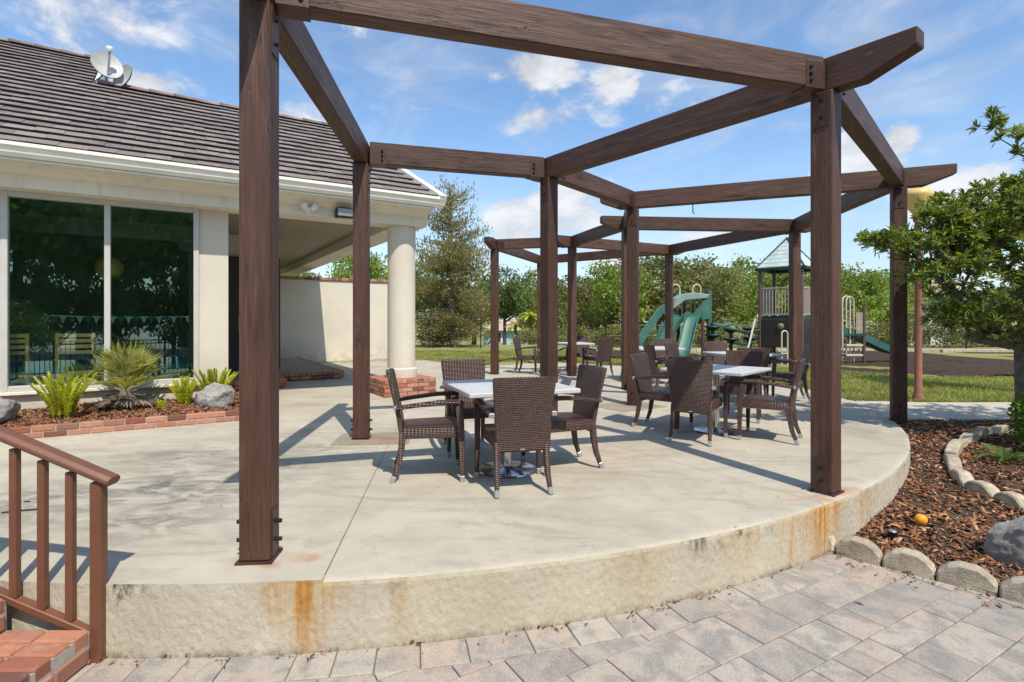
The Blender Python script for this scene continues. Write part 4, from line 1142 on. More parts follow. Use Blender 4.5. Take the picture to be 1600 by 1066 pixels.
chairs = [(0.02, 4.33, (-.22, .97), 'rattan armchair with its back to the camera at the nearest table'),
          (-.68, 4.61, (.985, .17), 'rattan armchair seen in profile left of the nearest table, facing right'),
          (-.42, 5.50, (.30, -.95), 'rattan armchair facing the camera on the far side of nearest table'),
          (.42, 4.88, (-.94, -.35), 'rattan armchair right of the nearest table with shaded back'),
          (1.86, 6.63, (.80, -.60), 'rattan armchair facing right at the left corner of the diagonal table'),
          (2.03, 5.99, (.52, .85), 'rattan armchair with dark back to the camera in front of diagonal table'),
          (2.82, 6.02, (-.84, .54), 'rattan armchair facing left with seat lit, right of the diagonal table'),
          (3.02, 7.22, (-.55, -.84), 'rattan armchair facing camera behind the diagonal table top'),
          (3.72, 8.60, (.15, .99), 'rattan armchair seen from behind in front of the table below playground tower'),
          (4.52, 8.98, (-.96, .28), 'rattan armchair facing left beside the right front post'),
          (4.0, 10.35, (.05, -1), 'pale lit rattan chair back behind the table below playground tower'),
          (3.22, 9.95, (.72, -.69), 'rattan armchair turned right between the diagonal table and slides'),
          (2.72, 9.55, (.99, .12), 'rattan armchair seen edge on behind the diagonal table, its back tilted left'),
          (2.70, 11.95, (.15, -.99), 'distant rattan chair half hidden beside the inner pergola post'),
          (3.38, 12.1, (-.25, -.97), 'distant rattan chair peeking out below the green slide end'),
          (.42, 13.4, (.95, -.30), 'distant rattan armchair facing right by the lawn, left of the dark post'),
          (2.06, 13.05, (-.45, .89), 'distant rattan armchair seen from behind at the farthest table, right side'),
          (1.75, 14.35, (-.2, -.98), 'distant rattan chair behind the farthest table facing the camera'),
          (.98, 12.95, (.5, .87), 'distant rattan chair tucked behind the two nearer pergola posts')]
proto_c = None
for (x, y, f, lab) in chairs:
    if proto_c is None: t = proto_c = make_chair(lab)
    else: t = copy_tree(proto_c); t['label'] = lab
    t.location = (x, y, .001); t.rotation_euler.z = math.atan2(-f[0], f[1])

# ------------------------------------------------------------------ planting helpers
def leaf_quads(P, size, aspect=.5, up=0.0, rng=RNG, dirs=None):
    """diamond leaves at points P; returns V, F"""
    n = len(P); d = rng.normal(size=(n, 3)) if dirs is None else dirs + rng.normal(size=(n, 3)) * .35
    d[:, 2] += up; d /= np.linalg.norm(d, axis=1)[:, None] + 1e-9
    q = rng.normal(size=(n, 3)); s = np.cross(d, q); s /= np.linalg.norm(s, axis=1)[:, None] + 1e-9
    L = (size * rng.uniform(.6, 1.3, n))[:, None]; Wd = L * aspect
    V = np.empty((n, 4, 3)); V[:, 0] = P - d * L * .5; V[:, 1] = P + s * Wd * .5 - d * L * .05; V[:, 2] = P + d * L * .5; V[:, 3] = P - s * Wd * .5 - d * L * .05
    return V.reshape(-1, 3), np.arange(4 * n).reshape(-1, 4)
def crown_points(lobes, n, rng, clump=.28, per=26):
    """clumpy points in a union of ellipsoids"""
    w_ = np.array([l[3] * l[4] * l[5] for l in lobes]) ** .67; w_ /= w_.sum(); out = []
    k = max(1, n // per)
    idx = rng.choice(len(lobes), k, p=w_)
    for i in idx:
        cx, cy, cz, rx, ry, rz = lobes[i]
        d = rng.normal(size=3); d /= np.linalg.norm(d); q = rng.uniform(.35, 1.0) ** .5
        c = np.array([cx, cy, cz]) + d * q * np.array([rx, ry, rz])
        m = clump * rng.uniform(.6, 1.5)
        out.append(c + rng.normal(size=(per, 3)) * m * np.array([1, 1, .6]))
    return np.concatenate(out)
def tree_proto(name, seed, lobes, h, n, size, lmat, bmat, trunk_r=.16, clump=.3, aspect=.55, limbs=7):
    rng = np.random.default_rng(seed); P = crown_points(lobes, n, rng, clump)
    V, F = leaf_quads(P, size, aspect, 0, rng)
    me_c = np_mesh('crown', V, F, M[lmat])
    mb = MB(); c0 = np.array(lobes[0][:3])
    mb.tube([(0, 0, -.3), (.05, .02, h * .18), (c0[0] * .4, c0[1] * .4, h * .38), (c0[0], c0[1], h * .7)], [trunk_r * 1.25, trunk_r, trunk_r * .75, trunk_r * .2], 8)
    for i in range(limbs):
        l = lobes[i % len(lobes)]; e = np.array(l[:3]) + rng.normal(size=3) * np.array(l[3:]) * .5
        z0 = h * rng.uniform(.16, .42)
        mb.tube([(0, 0, z0), (e[0] * .45, e[1] * .45, z0 + (e[2] - z0) * .4), tuple(e)], [trunk_r * .55, trunk_r * .35, trunk_r * .08], 6)
    return me_c, mb.mesh('trunk', M[bmat], smooth=True)
def plant_tree(name, label, cat, meshes, loc, scale, rz, group):
    t = thing(name, label, cat, loc, rz, group); t.scale = scale
    link('crown', meshes[0], t); link('trunk', meshes[1], t); return t
def lobes_round(seed, h, r_, k=9, z0=.35):
    rg = np.random.default_rng(seed); out = [(0, 0, h * .68, r_ * .6, r_ * .6, h * .27)]
    for i in range(k):
        a = 2 * PI * i / k + rg.uniform(-.3, .3); rr = r_ * rg.uniform(.35, .7)
        out.append((rr * math.cos(a), rr * math.sin(a), h * rg.uniform(z0, .80), r_ * rg.uniform(.28, .45), r_ * rg.uniform(.28, .45), h * rg.uniform(.10, .18)))
    return out
kinds = {}
for i, (lm, nm) in enumerate((('oak_a', 'a'), ('oak_b', 'b'), ('oak_c', 'c'))):
    for j in range(2):
        kinds[nm + str(j)] = tree_proto('x', 20 + i * 5 + j, lobes_round(40 + i * 3 + j, 7, 3.0, 10), 7, 7000, .27, lm, 'darkbark', .17, .34)
G_FAR = 'trees along the far side of the park'
FAR = [  # px, top y, depth, half-width px, kind, label
    (788, 428, 44, 42, 'c0', 'dark green tree just right of the tan cypress, beyond the lawn'),
    (832, 434, 50, 40, 'b0', 'light green tree behind the small yellow palms'),
    (868, 452, 42, 34, 'a0', 'olive tree above the terracotta roof, leftmost of two'),
    (930, 446, 43, 42, 'a1', 'olive tree above the terracotta roof, right of it'),
    (965, 420, 38, 50, 'b1', 'bright green tree left of the twin posts and slides'),
    (1030, 404, 40, 70, 'a0', 'tall olive oak rising directly behind the green slides'),
    (1092, 408, 41, 55, 'a1', 'tall brownish oak right of the slides'),
    (1125, 428, 37, 40, 'a0', 'low spreading olive tree behind the climbing pods'),
    (1165, 414, 46, 55, 'b0', 'fresh green tree left of the playground tower roof'),
    (1225, 420, 50, 55, 'b1', 'fresh green tree behind the playground tower'),
    (1290, 424, 44, 45, 'b0', 'green tree hidden mostly by the right front post'),
    (1335, 428, 33, 50, 'b1', 'bright green leafy tree right of the right front post'),
    (1400, 440, 36, 48, 'b0', 'bright green tree behind the right edge post'),
    (1490, 470, 34, 60, 'c1', 'dark tree low behind the lamp post and near foliage'),
    (1570, 440, 38, 70, 'c0', 'dark tree at the right edge behind the near foliage'),
    (560, 398, 36, 52, 'b1', 'green tree above the garden wall left of the column'),
    (455, 420, 44, 38, 'a1', 'yellowish tree top over the left end of garden wall'),
    (640, 420, 48, 60, 'c1', 'dark green tree behind the porch column'),
    (740, 436, 58, 60, 'c0', 'distant dark tree seen behind the tan cypress'),
    (900, 442, 64, 70, 'c1', 'farthest dark treetop between the inner pergola posts'),
    (1000, 428, 66, 80, 'c0', 'farthest tree line crown left of the slides'),
    (1110, 430, 62, 70, 'c1', 'farthest dark crown behind the brownish oak'),
    (1380, 432, 60, 90, 'c0', 'farthest dark crown right of the playground')]
def gz(y): return float(np.interp(y, [8.75, 20, 30, 36, 44, 54, 80], [-.03, -.03, -.04, -.3, -1.1, -1.9, -2.3]))
for i, (x, ty, Y, hw, k, lab) in enumerate(FAR):
    s_ = FPX / Y; top = CAMZ + (HOR - ty + 14) / s_; z0 = gz(Y); hh = top - z0; rr = hw / s_
    plant_tree('broadleaf_tree', lab, 'tree', kinds[k], ((x - 800) / s_, Y, z0), (rr / 2.75, rr / 2.75, hh / 6.75), i * 1.7, G_FAR)

# wispy tan cypress right of the column
def cypress():
    rng = np.random.default_rng(5); h = 8.7
    t = thing('cypress_tree', 'tall feathery tan and green cypress beside the porch column', 'tree', (-3.15, 28, -.04))
    mb = MB(); mb.tube([(0, 0, -.2), (.05, 0, 3), (0, .05, 6), (-.1, 0, 8.4)], [.22, .16, .09, .02], 8)
    pts = []; dirs = []
    for i in range(230):
        z = 8.2 - 7.8 * rng.random() ** .8; a = rng.uniform(0, 2 * PI)
        q = (z - .4) / 8.2; rmax = 2.55 * (1 - q) ** .5 * (.62 + .38 * math.sin(min(1, q * 2.4) * PI / 2)) + .25
        L = rmax * rng.uniform(.7, 1.08)
        up = rng.uniform(.15, .55) if z > 3.4 else rng.uniform(-.30, .3)
        e = np.array([math.cos(a) * L, math.sin(a) * L, z + up * L])
        mb.tube([(0, 0, z), (e[0] * .5, e[1] * .5, z + up * L * .35), tuple(e)], [.035, .022, .006], 4)
        m = int(150 * (.35 + L / 2.3)); tt = rng.uniform(.18, 1.05, m)[:, None]
        base = np.array([0, 0, z]) + (e - np.array([0, 0, z])) * tt
        droop = np.zeros((m, 3)); droop[:, 2] = -np.abs(rng.normal(0, .12, m)) if z < 4.5 else rng.normal(0, .08, m)
        sp = .16 if z < 5 else .13
        pts.append(base + rng.normal(size=(m, 3)) * sp + droop); dirs.append(np.tile(e / np.linalg.norm(e), (m, 1)) + np.array([0, 0, .5 if z > 4 else -.3]))
    P = np.concatenate(pts); D = np.concatenate(dirs); keep = rng.random(len(P)) < np.where(P[:, 2] > 5.2, .30, .85); P, D = P[keep], D[keep]
    V, F = leaf_quads(P, .17, .36, .0, rng, D)
    link('crown', np_mesh('crown', V, F, M['tan_tree']), t); mb.build('trunk', M['bark'], t)
cypress()

# small yellow palms, bare tree, houses far away
def fronds(mb, n, L, wdt, rise, droop, rng, fan=False):
    for i in range(n):
        a = 2 * PI * i / n + rng.uniform(-.2, .2); r1 = rng.uniform(.75, 1.1) * L; e = rise * rng.uniform(.3, 1.2)
        prev = None
        for k in range(7):
            q = k / 6; rr = r1 * q; z = e * q * L - droop * L * q * q
            c = Vector((math.cos(a) * rr, math.sin(a) * rr, z)); sd = Vector((-math.sin(a), math.cos(a), 0)) * wdt * math.sin(PI * min(.97, q * .9 + .1))
            if prev:
                mb.add([prev[0] - prev[1] + Vector((0, 0, -.03)), prev[0], c, c - sd + Vector((0, 0, -.03))], [(0, 1, 2, 3)]); mb.add([prev[0], prev[0] + prev[1] + Vector((0, 0, -.03)), c + sd + Vector((0, 0, -.03)), c], [(0, 1, 2, 3)])
            prev = (c, sd)
for (x, Y, hh, lab) in ((806, 41, 1.7, 'small yellow green palm beyond the lawn, left one'), (827, 40, 2.3, 'small yellow green palm beyond the lawn, taller right one')):
    rng = np.random.default_rng(int(x)); s_ = FPX / Y; t = thing('small_palm', lab, 'palm', ((x - 800) / s_, Y, gz(Y)), 0, 'small yellow palms beyond the lawn')
    MB().tube([(0, 0, -.1), (.03, 0, hh * .5), (0, 0, hh)], [.12, .09, .07], 8).build('trunk', M['darkbark'], t)
    mb = MB(); fronds(mb, 16, 1.0, .16, .9, .75, rng); mb.build('fronds', M['palm_yellow'], t, (0, 0, hh))
def far_house(label, x, y, z0, w_, d_, wall_h, roof_h, rz, wm, rm, wins):
    t = thing('house', label, 'house', (x, y, z0), rz)
    wall = MB().b2((-w_ / 2, -d_ / 2, 0), (w_ / 2, d_ / 2, wall_h)).build('wall', wm, t)
    o_ = .5; mb = MB(); hw, hd = w_ / 2 + o_, d_ / 2 + o_; rl_ = max(.3, w_ / 2 - d_ / 2)
    mb.add([(-hw, -hd, wall_h + .002), (hw, -hd, wall_h + .002), (hw, hd, wall_h + .002), (-hw, hd, wall_h + .002), (-rl_, 0, wall_h + roof_h), (rl_, 0, wall_h + roof_h)],
           [(0, 1, 5, 4), (1, 2, 5), (2, 3, 4, 5), (3, 0, 4), (3, 2, 1, 0)]); mb.build('roof', rm, t)
    MB().b2((-hw, -hd - .06, wall_h - .16), (hw, -hd - .005, wall_h)).build('fascia', M['white'], t)
    for (wx, wz, ww, wh) in wins:
        f = MB().b2((wx - ww / 2 - .08, -d_ / 2 - .05, wz - .08), (wx + ww / 2 + .08, -d_ / 2 + .02, wz + wh + .08)).build('window', M['white'], t)
        MB().b2((wx - ww / 2, -d_ / 2 - .07, wz), (wx + ww / 2, -d_ / 2 - .052, wz + wh)).build('pane', M['far_window'], f)
far_house('low house with terracotta roof beyond the park trees', 8.0, 72, -2.3, 10, 8, 2.5, 2.1, .05, M['house_wall'], M['roof_red'], [(-3, .9, 1.2, 1.1), (0, .9, 1.2, 1.1), (3, .9, 1.2, 1.1)])
far_house('pale blue walled house behind the small yellow palms', .2, 66, -2.1, 7, 6, 2.4, 1.2, 0, M['house_blue'], M['roof_tan'], [(-2, .9, 1, 1.1), (1.5, .9, 1, 1.1)])
far_house('two storey house with tan roof beside the lamp post', 45.5, 58, -1.95, 9, 8, 5.2, 2.2, -.35, M['house_wall'], M['roof_tan'], [(-2.6, 3.2, 1.2, 1.3), (0, 3.2, 1.2, 1.3), (2.6, 3.2, 1.2, 1.3), (-2.6, .8, 1.2, 1.4), (1.5, .8, 1.2, 1.4)])

def bare_tree():
    rng = np.random.default_rng(9); t = thing('bare_tree', 'pale leafless small tree right of the lamp post', 'tree', (22.5, 29.5, -.04))
    mb = MB()
    def grow(p, d, L, r_, k):
        e = p + d * L; m = p + d * L * .5 + Vector(rng.normal(size=3) * L * .06); mb.tube([p, m, e], [r_, r_ * .8, r_ * .6], 5)
        if k == 0: return
        for _ in range(3):
            nd = (d + Vector(rng.normal(size=3) * .5)); nd.z += .15; grow(e, nd.normalized(), L * .72, r_ * .55, k - 1)
    grow(Vector((0, 0, -.1)), Vector((0, 0, 1)), .9, .07, 4)
    tr = mb.build('trunk', M['palebark'], t)
bare_tree()

# hedge of loose shrubs behind the playground and chain-link fences
def hedge_mass(name, spots_, seed):
    rng = np.random.default_rng(seed); Vs, Fs, n0 = [], [], 0
    for (x, y, z, sc_, hh) in spots_:
        P = crown_points([(0, 0, .7, .95, .6, .6), (-.7, 0, .45, .6, .5, .45), (.7, .1, .5, .6, .5, .5), (.2, .2, .9, .6, .5, .4)], 1800, rng, .2)
        V, F = leaf_quads(P * np.array([sc_, sc_, hh]) + np.array([x, y, z]), .13, .5, 0, rng); Vs.append(V); Fs.append(F + n0); n0 += len(V)
    tag(link(name, np_mesh(name, np.concatenate(Vs), np.concatenate(Fs), M['hedge'])), kind='stuff')
hedge_mass('hedge', [(5.0 + i * 1.42 + random.uniform(-.3, .3), 27.2 + random.uniform(-.5, .6), -.05, random.uniform(.8, 1.1), random.uniform(.75, 1.2)) for i in range(24)], 5)
hedge_mass('bank_vegetation', [(1.0 + i * 1.5, 35.5 + random.uniform(-.6, .6), -.3, .95, random.uniform(.6, 1.0)) for i in range(7)], 6)
def chain_fence(label, x0, x1, y, hgt, post_step, group=None, cell=.13):
    t = thing('chain_link_fence', label, 'fence', (x0, y, -.03)); L = x1 - x0
    n = int(L / post_step)
    for i in range(n + 1): MB().tube([(i * L / n, 0, 0), (i * L / n, 0, hgt + .05)], .03, 8).build('post', M['iron'], t)
    MB().tube([(0, 0, hgt), (L, 0, hgt)], .022, 6).build('top_rail', M['iron'], t)
    MB().tube([(0, 0, hgt * .55), (L, 0, hgt * .55)], .014, 6).build('mid_rail', M['iron'], t)
    mb = MB(); k = int(L / cell)
    for i in range(-int(hgt / cell), k):
        for s_ in (1, -1):
            a = i * cell if s_ > 0 else i * cell + hgt
            p = [(a, 0), (a + s_ * hgt, hgt)]
            if max(p[0][0], p[1][0]) > L or min(p[0][0], p[1][0]) < 0: continue
            w_ = .0035; mb.add([(p[0][0] - w_, s_ * .004, p[0][1]), (p[0][0] + w_, s_ * .004, p[0][1]), (p[1][0] + w_, s_ * .004, p[1][1]), (p[1][0] - w_, s_ * .004, p[1][1])], [(0, 1, 2, 3)])
    tag(mb.build('wire_mesh', M['iron'], t), kind='stuff')
chain_fence('black chain link fence under the tan cypress', -9, -1.5, 26.2, 1.35, 1.9)
chain_fence('black chain link fence along the hedge behind the playground', 4.5, 34, 26.0, 1.1, 2.4, cell=.16)
t = thing('utility_box', 'small white sign box on the fence beside the column', 'sign', (-5.25, 26.1, .93))
MB().box((0, 0, .15), (.32, .12, .42)).build('panel', M['white'], t, bevel=.01); MB().box((0, .06, -.4), (.05, .05, .9)).build('stake', M['grey'], t)

# ------------------------------------------------------------------ playground
pg = thing('play_structure', 'playground set with hip roofed tower, green slides and climbing pods', 'playground', (8.6, 17, 0))
def play():
    def Z(y, Y=17.0): return CAMZ - (y - HOR) * Y / FPX
    def X(x, Y=17.0): return (x - 800) * Y / FPX - 8.6
    d = .85
    cs = [(-d, 0), (0, -d), (d, 0), (0, d)]
    for (x, y) in cs: MB().tube([(x, y, -.1), (x, y, 2.98)], .055, 10).build('post', M['playpost'], pg, smooth=True)
    # hip roof of four shingled panels
    e = .98; za, zb = 2.93, 3.86
    rfm = MB(); 
    for i in range(4):
        a, b = Vector((*cs[i], 0)) / d * e, Vector((*cs[(i + 1) % 4], 0)) / d * e
        for k in range(7):
            q0, q1 = k / 7, (k + 1) / 7
            p = [a * (1 - q0) , b * (1 - q0), b * (1 - q1), a * (1 - q1)]
            z0, z1 = za + (zb - za) * q0 + .018, za + (zb - za) * q1
            rfm.add([(p[0].x, p[0].y, z0), (p[1].x, p[1].y, z0), (p[2].x, p[2].y, z1), (p[3].x, p[3].y, z1)], [(0, 1, 2, 3)])
            rfm.add([(p[0].x, p[0].y, z0 - .018), (p[1].x, p[1].y, z0 - .018), (p[1].x, p[1].y, z0), (p[0].x, p[0].y, z0)], [(0, 1, 2, 3)])
    rf = rfm.build('roof', M['playroof'], pg)
    tr = MB()
    for i in range(4):
        a, b = Vector((*cs[i], 0)) / d * e, Vector((*cs[(i + 1) % 4], 0)) / d * e
        tr.tube([(a.x, a.y, za - .04), (b.x, b.y, za - .04)], .055, 6); tr.tube([(a.x, a.y, za), (0, 0, zb + .03)], .028, 6)
    tr.build('roof_trim', M['dkgreen'], rf)
    MB().prism([(x * .98, y * .98) for x, y in cs], 1.36, 1.44).build('platform', M['dkgreen'], pg)
    for (i, j) in ((0, 1), (1, 2), (3, 0)):
        a, b = Vector((*cs[i], 0)), Vector((*cs[j], 0)); dd = b - a; az = math.atan2(dd.y, dd.x); L = dd.length
        fr = MB(); fr.box((L / 2, 0, 2.30), (L - .12, .04, .05)); fr.box((L / 2, 0, 1.49), (L - .12, .04, .05))
        p = fr.build('railing', M['playrail'], pg, (a.x, a.y, 0), az)
        for k in range(12): MB().tube([(.1 + (L - .2) * k / 11, 0, 1.5), (.1 + (L - .2) * k / 11, 0, 2.29)], .016, 6).build('bar', M['playrail'], p)
    # dark rock-look panels beneath
    for (i, j) in ((0, 1), (1, 2)):
        a, b = Vector((*cs[i], 0)), Vector((*cs[j], 0)); dd = b - a; az = math.atan2(dd.y, dd.x); L = dd.length
        mb = MB(); mb.box((L / 2, 0, .93), (L - .1, .08, .86)); mb.box((.22, 0, .28), (.36, .08, .56)); mb.box((L - .22, 0, .28), (.36, .08, .56))
        p = mb.build('wall_panel', M['playpanel'], pg, (a.x, a.y, 0), az, bevel=.02)
        if (i, j) == (0, 1): MB().lathe([(.10, 0), (.09, .03), (.07, .05), (.02, .06)], 18).build('bubble_window', M['bubble'], p, (L * .52, -.04, 1.12), (R(90), 0, 0), smooth=True)
    def hoop(x, y, z0, z1, w_, mat='playbar', r_=.022, az=0):
        pts = [(-w_ / 2, 0, z0)] + [(-w_ / 2 * math.cos(PI * k / 10), 0, z1 - w_ / 2 + w_ / 2 * math.sin(PI * k / 10)) for k in range(11)] + [(w_ / 2, 0, z0)]
        return MB().tube(pts, r_, 6).build('handrail', M[mat], pg, (x, y, 0), az, smooth=True)
    hoop(X(1226, 15.8), -1.2, 0, 1.0, .17)
    MB().box((X(1226, 15.8), -1.2, .35), (.15, .03, .03)).build('rung', M['playbar'], pg)
    # leaning pole left of the tower
    MB().tube([(X(1157), -.4, .2), (X(1180), .0, 1.35)], .03, 8).build('brace_pole', M['playbar'], pg)
    # stairs + right platform + slide
    for (x, y, zt) in ((X(1340), -.3, 1.75), (X(1318), .5, 1.75), (X(1300), -.3, 1.75)):
        MB().tube([(x, y, -.1), (x, y, zt)], .05, 8).build('post', M['playpost'], pg, smooth=True)
    MB().box((X(1322), .1, .86), (.8, .9, .06)).build('platform', M['dkgreen'], pg)
    for x in (1313, 1328): hoop(X(x) , -.3 + (x - 1313) * .02, .0, 2.05, .30, az=.3)
    for k in range(5): MB().tube([(X(1329 + k * 2.2), -.3, .9), (X(1329 + k * 2.2), -.3, 1.55)], .015, 6).build('bar', M['playbar'], pg)
    for z in (.25, .55): MB().box((X(1320), -.4, z), (.5, .2, .05)).build('rung', M['playbar'], pg)
    for k in range(4): MB().box((X(1282), -.5 + k * .22, .25 + k * .28), (.8, .25, .05)).build('stair_tread', M['playpanel'], pg)
    hoop(X(1262), -.9, .2, 1.1, .35, az=.5); 
    def slide(pts, wd, mat, dirv, thick=.05, lip=.14):
        """trough swept along pts; dirv = side direction"""
        sd = Vector(dirv).normalized(); sec = [(-.5, lip), (-.46, .0), (-.2, -.03), (.2, -.03), (.46, 0), (.5, lip), (.56, lip), (.52, -.06), (-.52, -.06), (-.56, lip)]
        pts = [Vector(p) for p in pts]; vs = []; n = len(sec)
        for i, p in enumerate(pts):
            dd = (pts[min(i + 1, len(pts) - 1)] - pts[max(0, i - 1)]).normalized(); up = sd.cross(dd); up = up if up.z > 0 else -up
            for a, b in sec: vs.append(p + sd * (a * wd) + up * b)
        fs = []
        for i in range(len(pts) - 1):
            for k in range(n): fs.append((i * n + k, i * n + (k + 1) % n, (i + 1) * n + (k + 1) % n, (i + 1) * n + k))
        fs += [tuple(range(n)), tuple(range((len(pts) - 1) * n, len(pts) * n))]
        mb = MB().add(vs, fs); return mb.build('slide', M[mat], pg, smooth=True)
    def curve(a, b, n=12, s=1.0, bump=0):
        out = []
        for k in range(n + 1):
            q = k / n; e_ = q * q * (3 - 2 * q)
            out.append(tuple(a[i] + (b[i] - a[i]) * (q if i < 2 else e_) + (bump * math.sin(q * 2 * PI) if i == 2 else 0) for i in range(3)))
        return out
    slide(curve((X(1308), .1, .95), (X(1400), -.2, .30)), .55, 'green', (0, 1, 0))
    # left platform with twin slides
    LX = X(1098)
    for (x, y, zt) in ((X(1105), -.1, 2.28), (X(1080), .6, 2.1), (X(1060), .0, 1.4), (X(1112), .8, 2.28)):
        MB().tube([(x, y, -.1), (x, y, zt)], .055, 8).build('post', M['playpost'] if zt > 2.2 else M['iron'], pg, smooth=True)
    MB().box((X(1085), .35, 1.36), (.75, 1.1, .07)).build('platform', M['dkgreen'], pg)
    slide(curve((X(1084), -.25, 1.42), (X(1040), -1.3, .30), 14, bump=.10), .36, 'green', (1, -.35, 0))
    slide(curve((X(1068), -.15, 1.40), (X(1000), -1.0, .36), 14, bump=.10), .40, 'green', (.75, -.7, 0))
    slide(curve((X(1062), .7, 1.75), (X(985), .5, .40), 14, bump=.05), .55, 'green', (.15, 1, 0))
    # flared green side shield and pale hood
    sh = MB(); sp = [(X(1104), 2.05), (X(1104), 1.35), (X(1086), 1.28), (X(1074), 1.40), (X(1090), 1.75), (X(1096), 2.05)]
    n = len(sp); sh.add([(x, -.28, z) for x, z in sp] + [(x, -.20, z) for x, z in sp], [tuple(range(n)), tuple(reversed(range(n, 2 * n)))] + [(i, (i + 1) % n, n + (i + 1) % n, n + i) for i in range(n)])
    sh.build('side_shield', M['green'], pg, bevel=.02)
    hd = MB(); pts = [(X(1046), 1.62), (X(1052), 1.98), (X(1062), 2.12), (X(1080), 2.16), (X(1104), 2.10), (X(1100), 1.98), (X(1080), 1.95), (X(1066), 1.92)]
    n = len(pts); hd.add([(x, -.33, z) for x, z in pts] + [(x, .25, z) for x, z in pts], [tuple(range(n)), tuple(reversed(range(n, 2 * n)))] + [(i, (i + 1) % n, n + (i + 1) % n, n + i) for i in range(n)])
    hd.build('hood', M['green2'], pg, bevel=.02)
    for x in (1059, 1092): hoop(X(x), .2, 1.9, Z(444), .25)
    for k in range(6): MB().tube([(X(1056 + k * 7), .3, 1.40), (X(1056 + k * 7), .3, 1.98)], .018, 6).build('bar', M['playbar'], pg)
    # climbing pods and beams
    for (x, y, zs) in ((1110, -.2, (.25, .55, .85, 1.1)), (1144, .1, (.3, .72, 1.02)), (1176, .2, (.35, .75, 1.05))):
        p = MB().tube([(X(x), y, -.1), (X(x), y, max(zs) + .05)], .06, 8).build('climber_post', M['dkgreen'], pg)
        for z in zs: MB().lathe([(.06, -.12), (.22, -.02), (.25, 0), (.24, .03), (.05, .04)], 16).build('pod', M['dkgreen'], p, (X(x), y, z), smooth=True)
    for (x0, x1, z) in ((1112, 1142, 1.20), (1146, 1186, 1.00), (1144, 1176, .62)):
        MB().sweep([(X(x0), 0, z), (X((x0 + x1) / 2), 0, z - .07), (X(x1), 0, z)], [(.28, .09)] * 3, (0, 1, 0)).build('bridge_beam', M['green'] if z > 1.1 else M['dkgreen'], pg, bevel=.02)
    MB().tube([(X(1113), .3, 1.2), (X(1113), .3, 2.25)], .09, 8).build('climber_column', M['green'], pg, smooth=True)
play()

# ------------------------------------------------------------------ lamp post
lp = thing('lamp_post', 'slim rust brown lamp post with amber acorn globe', 'street lamp', (6.72, 9.0, -.03))
MB().lathe([(.09, 0), (.09, .03), (.075, .10), (.056, .14), (.052, 1.4), (.045, 2.94), (.07, 2.98), (.08, 3.06), (.08, 3.12)], 20).build('pole', M['lamp_pole'], lp, smooth=True)
MB().lathe([(.09, 2.98), (.14, 3.04), (.182, 3.14), (.203, 3.23), (.212, 3.26), (.205, 3.29), (.175, 3.34), (.11, 3.385), (.065, 3.41), (.05, 3.45), (.018, 3.49)], 28).build('globe', M['lamp_glass'], lp, (0, 0, .14), smooth=True)

# ------------------------------------------------------------------ right bed: bark, stones, boulder
def bed_z(x, y):
    q = (Vector((x, y)) - SL0).dot(SLN); k = min(1, max(0, q / 4.3)); return -.345 + .315 * k + .018 * math.sin(x * 5 + y * 2) * math.sin(y * 4)
def right_bed():
    mb = MB(); nu, nv = 46, 40; vs = []
    for j in range(nv + 1):
        for i in range(nu + 1):
            p = SL0 + SLD * (-4.2 + 12 * i / nu) + SLN * (.0 + 6.4 * j / nv)
            vs.append((p.x, p.y, min(bed_z(p.x, p.y), -.012)))
    mb.add(vs, [(j * (nu + 1) + i, j * (nu + 1) + i + 1, (j + 1) * (nu + 1) + i + 1, (j + 1) * (nu + 1) + i) for j in range(nv) for i in range(nu)])
    tag(mb.build('planting_bed', M['soil'], smooth='all'), kind='structure')
right_bed()
def chips(name, pts, zf, smin, smax, mat, seed):
    rng = np.random.default_rng(seed); n = len(pts); V = np.empty((n, 8, 3))
    base = np.array([[-1, -1, -1], [1, -1, -1], [1, 1, -1], [-1, 1, -1], [-1, -1, 1], [1, -1, 1], [1, 1, 1], [-1, 1, 1]], float)
    L = rng.uniform(smin, smax, n); Wd = L * rng.uniform(.22, .5, n); T = rng.uniform(.002, .006, n)
    jit = rng.uniform(.6, 1.15, (n, 8, 1)); B = base[None] * jit * np.stack([L, Wd, T], 1)[:, None, :] * .5
    B[:, :, 2] += (np.abs(B[:, :, 0]) ** 2) * rng.uniform(-6, 6, (n, 1))
    az = rng.uniform(0, 2 * PI, n); tl = rng.normal(0, .38, n); rl2 = rng.normal(0, .38, n)
    ca, sa, ct, st_, cr, sr = np.cos(az), np.sin(az), np.cos(tl), np.sin(tl), np.cos(rl2), np.sin(rl2)
    x, y, z = B[..., 0], B[..., 1], B[..., 2]
    x, z = x * ct[:, None] + z * st_[:, None], -x * st_[:, None] + z * ct[:, None]
    y, z = y * cr[:, None] - z * sr[:, None], y * sr[:, None] + z * cr[:, None]
    V[..., 0] = x * ca[:, None] - y * sa[:, None] + pts[:, 0, None]; V[..., 1] = x * sa[:, None] + y * ca[:, None] + pts[:, 1, None]
    V[..., 2] = z + (zf + rng.uniform(.0, .022, n))[:, None]
    f = np.array([[0, 3, 2, 1], [4, 5, 6, 7], [0, 1, 5, 4], [1, 2, 6, 5], [2, 3, 7, 6], [3, 0, 4, 7]])
    F = (np.arange(n)[:, None, None] * 8 + f[None]).reshape(-1, 4)
    tag(link(name, np_mesh(name, V.reshape(-1, 3), F, mat)), kind='stuff')
rg = np.random.default_rng(3); N_ = 60000
pq = np.stack([rg.uniform(-4, 6, N_), .06 + rg.random(N_) ** 1.25 * 5.6], 1)
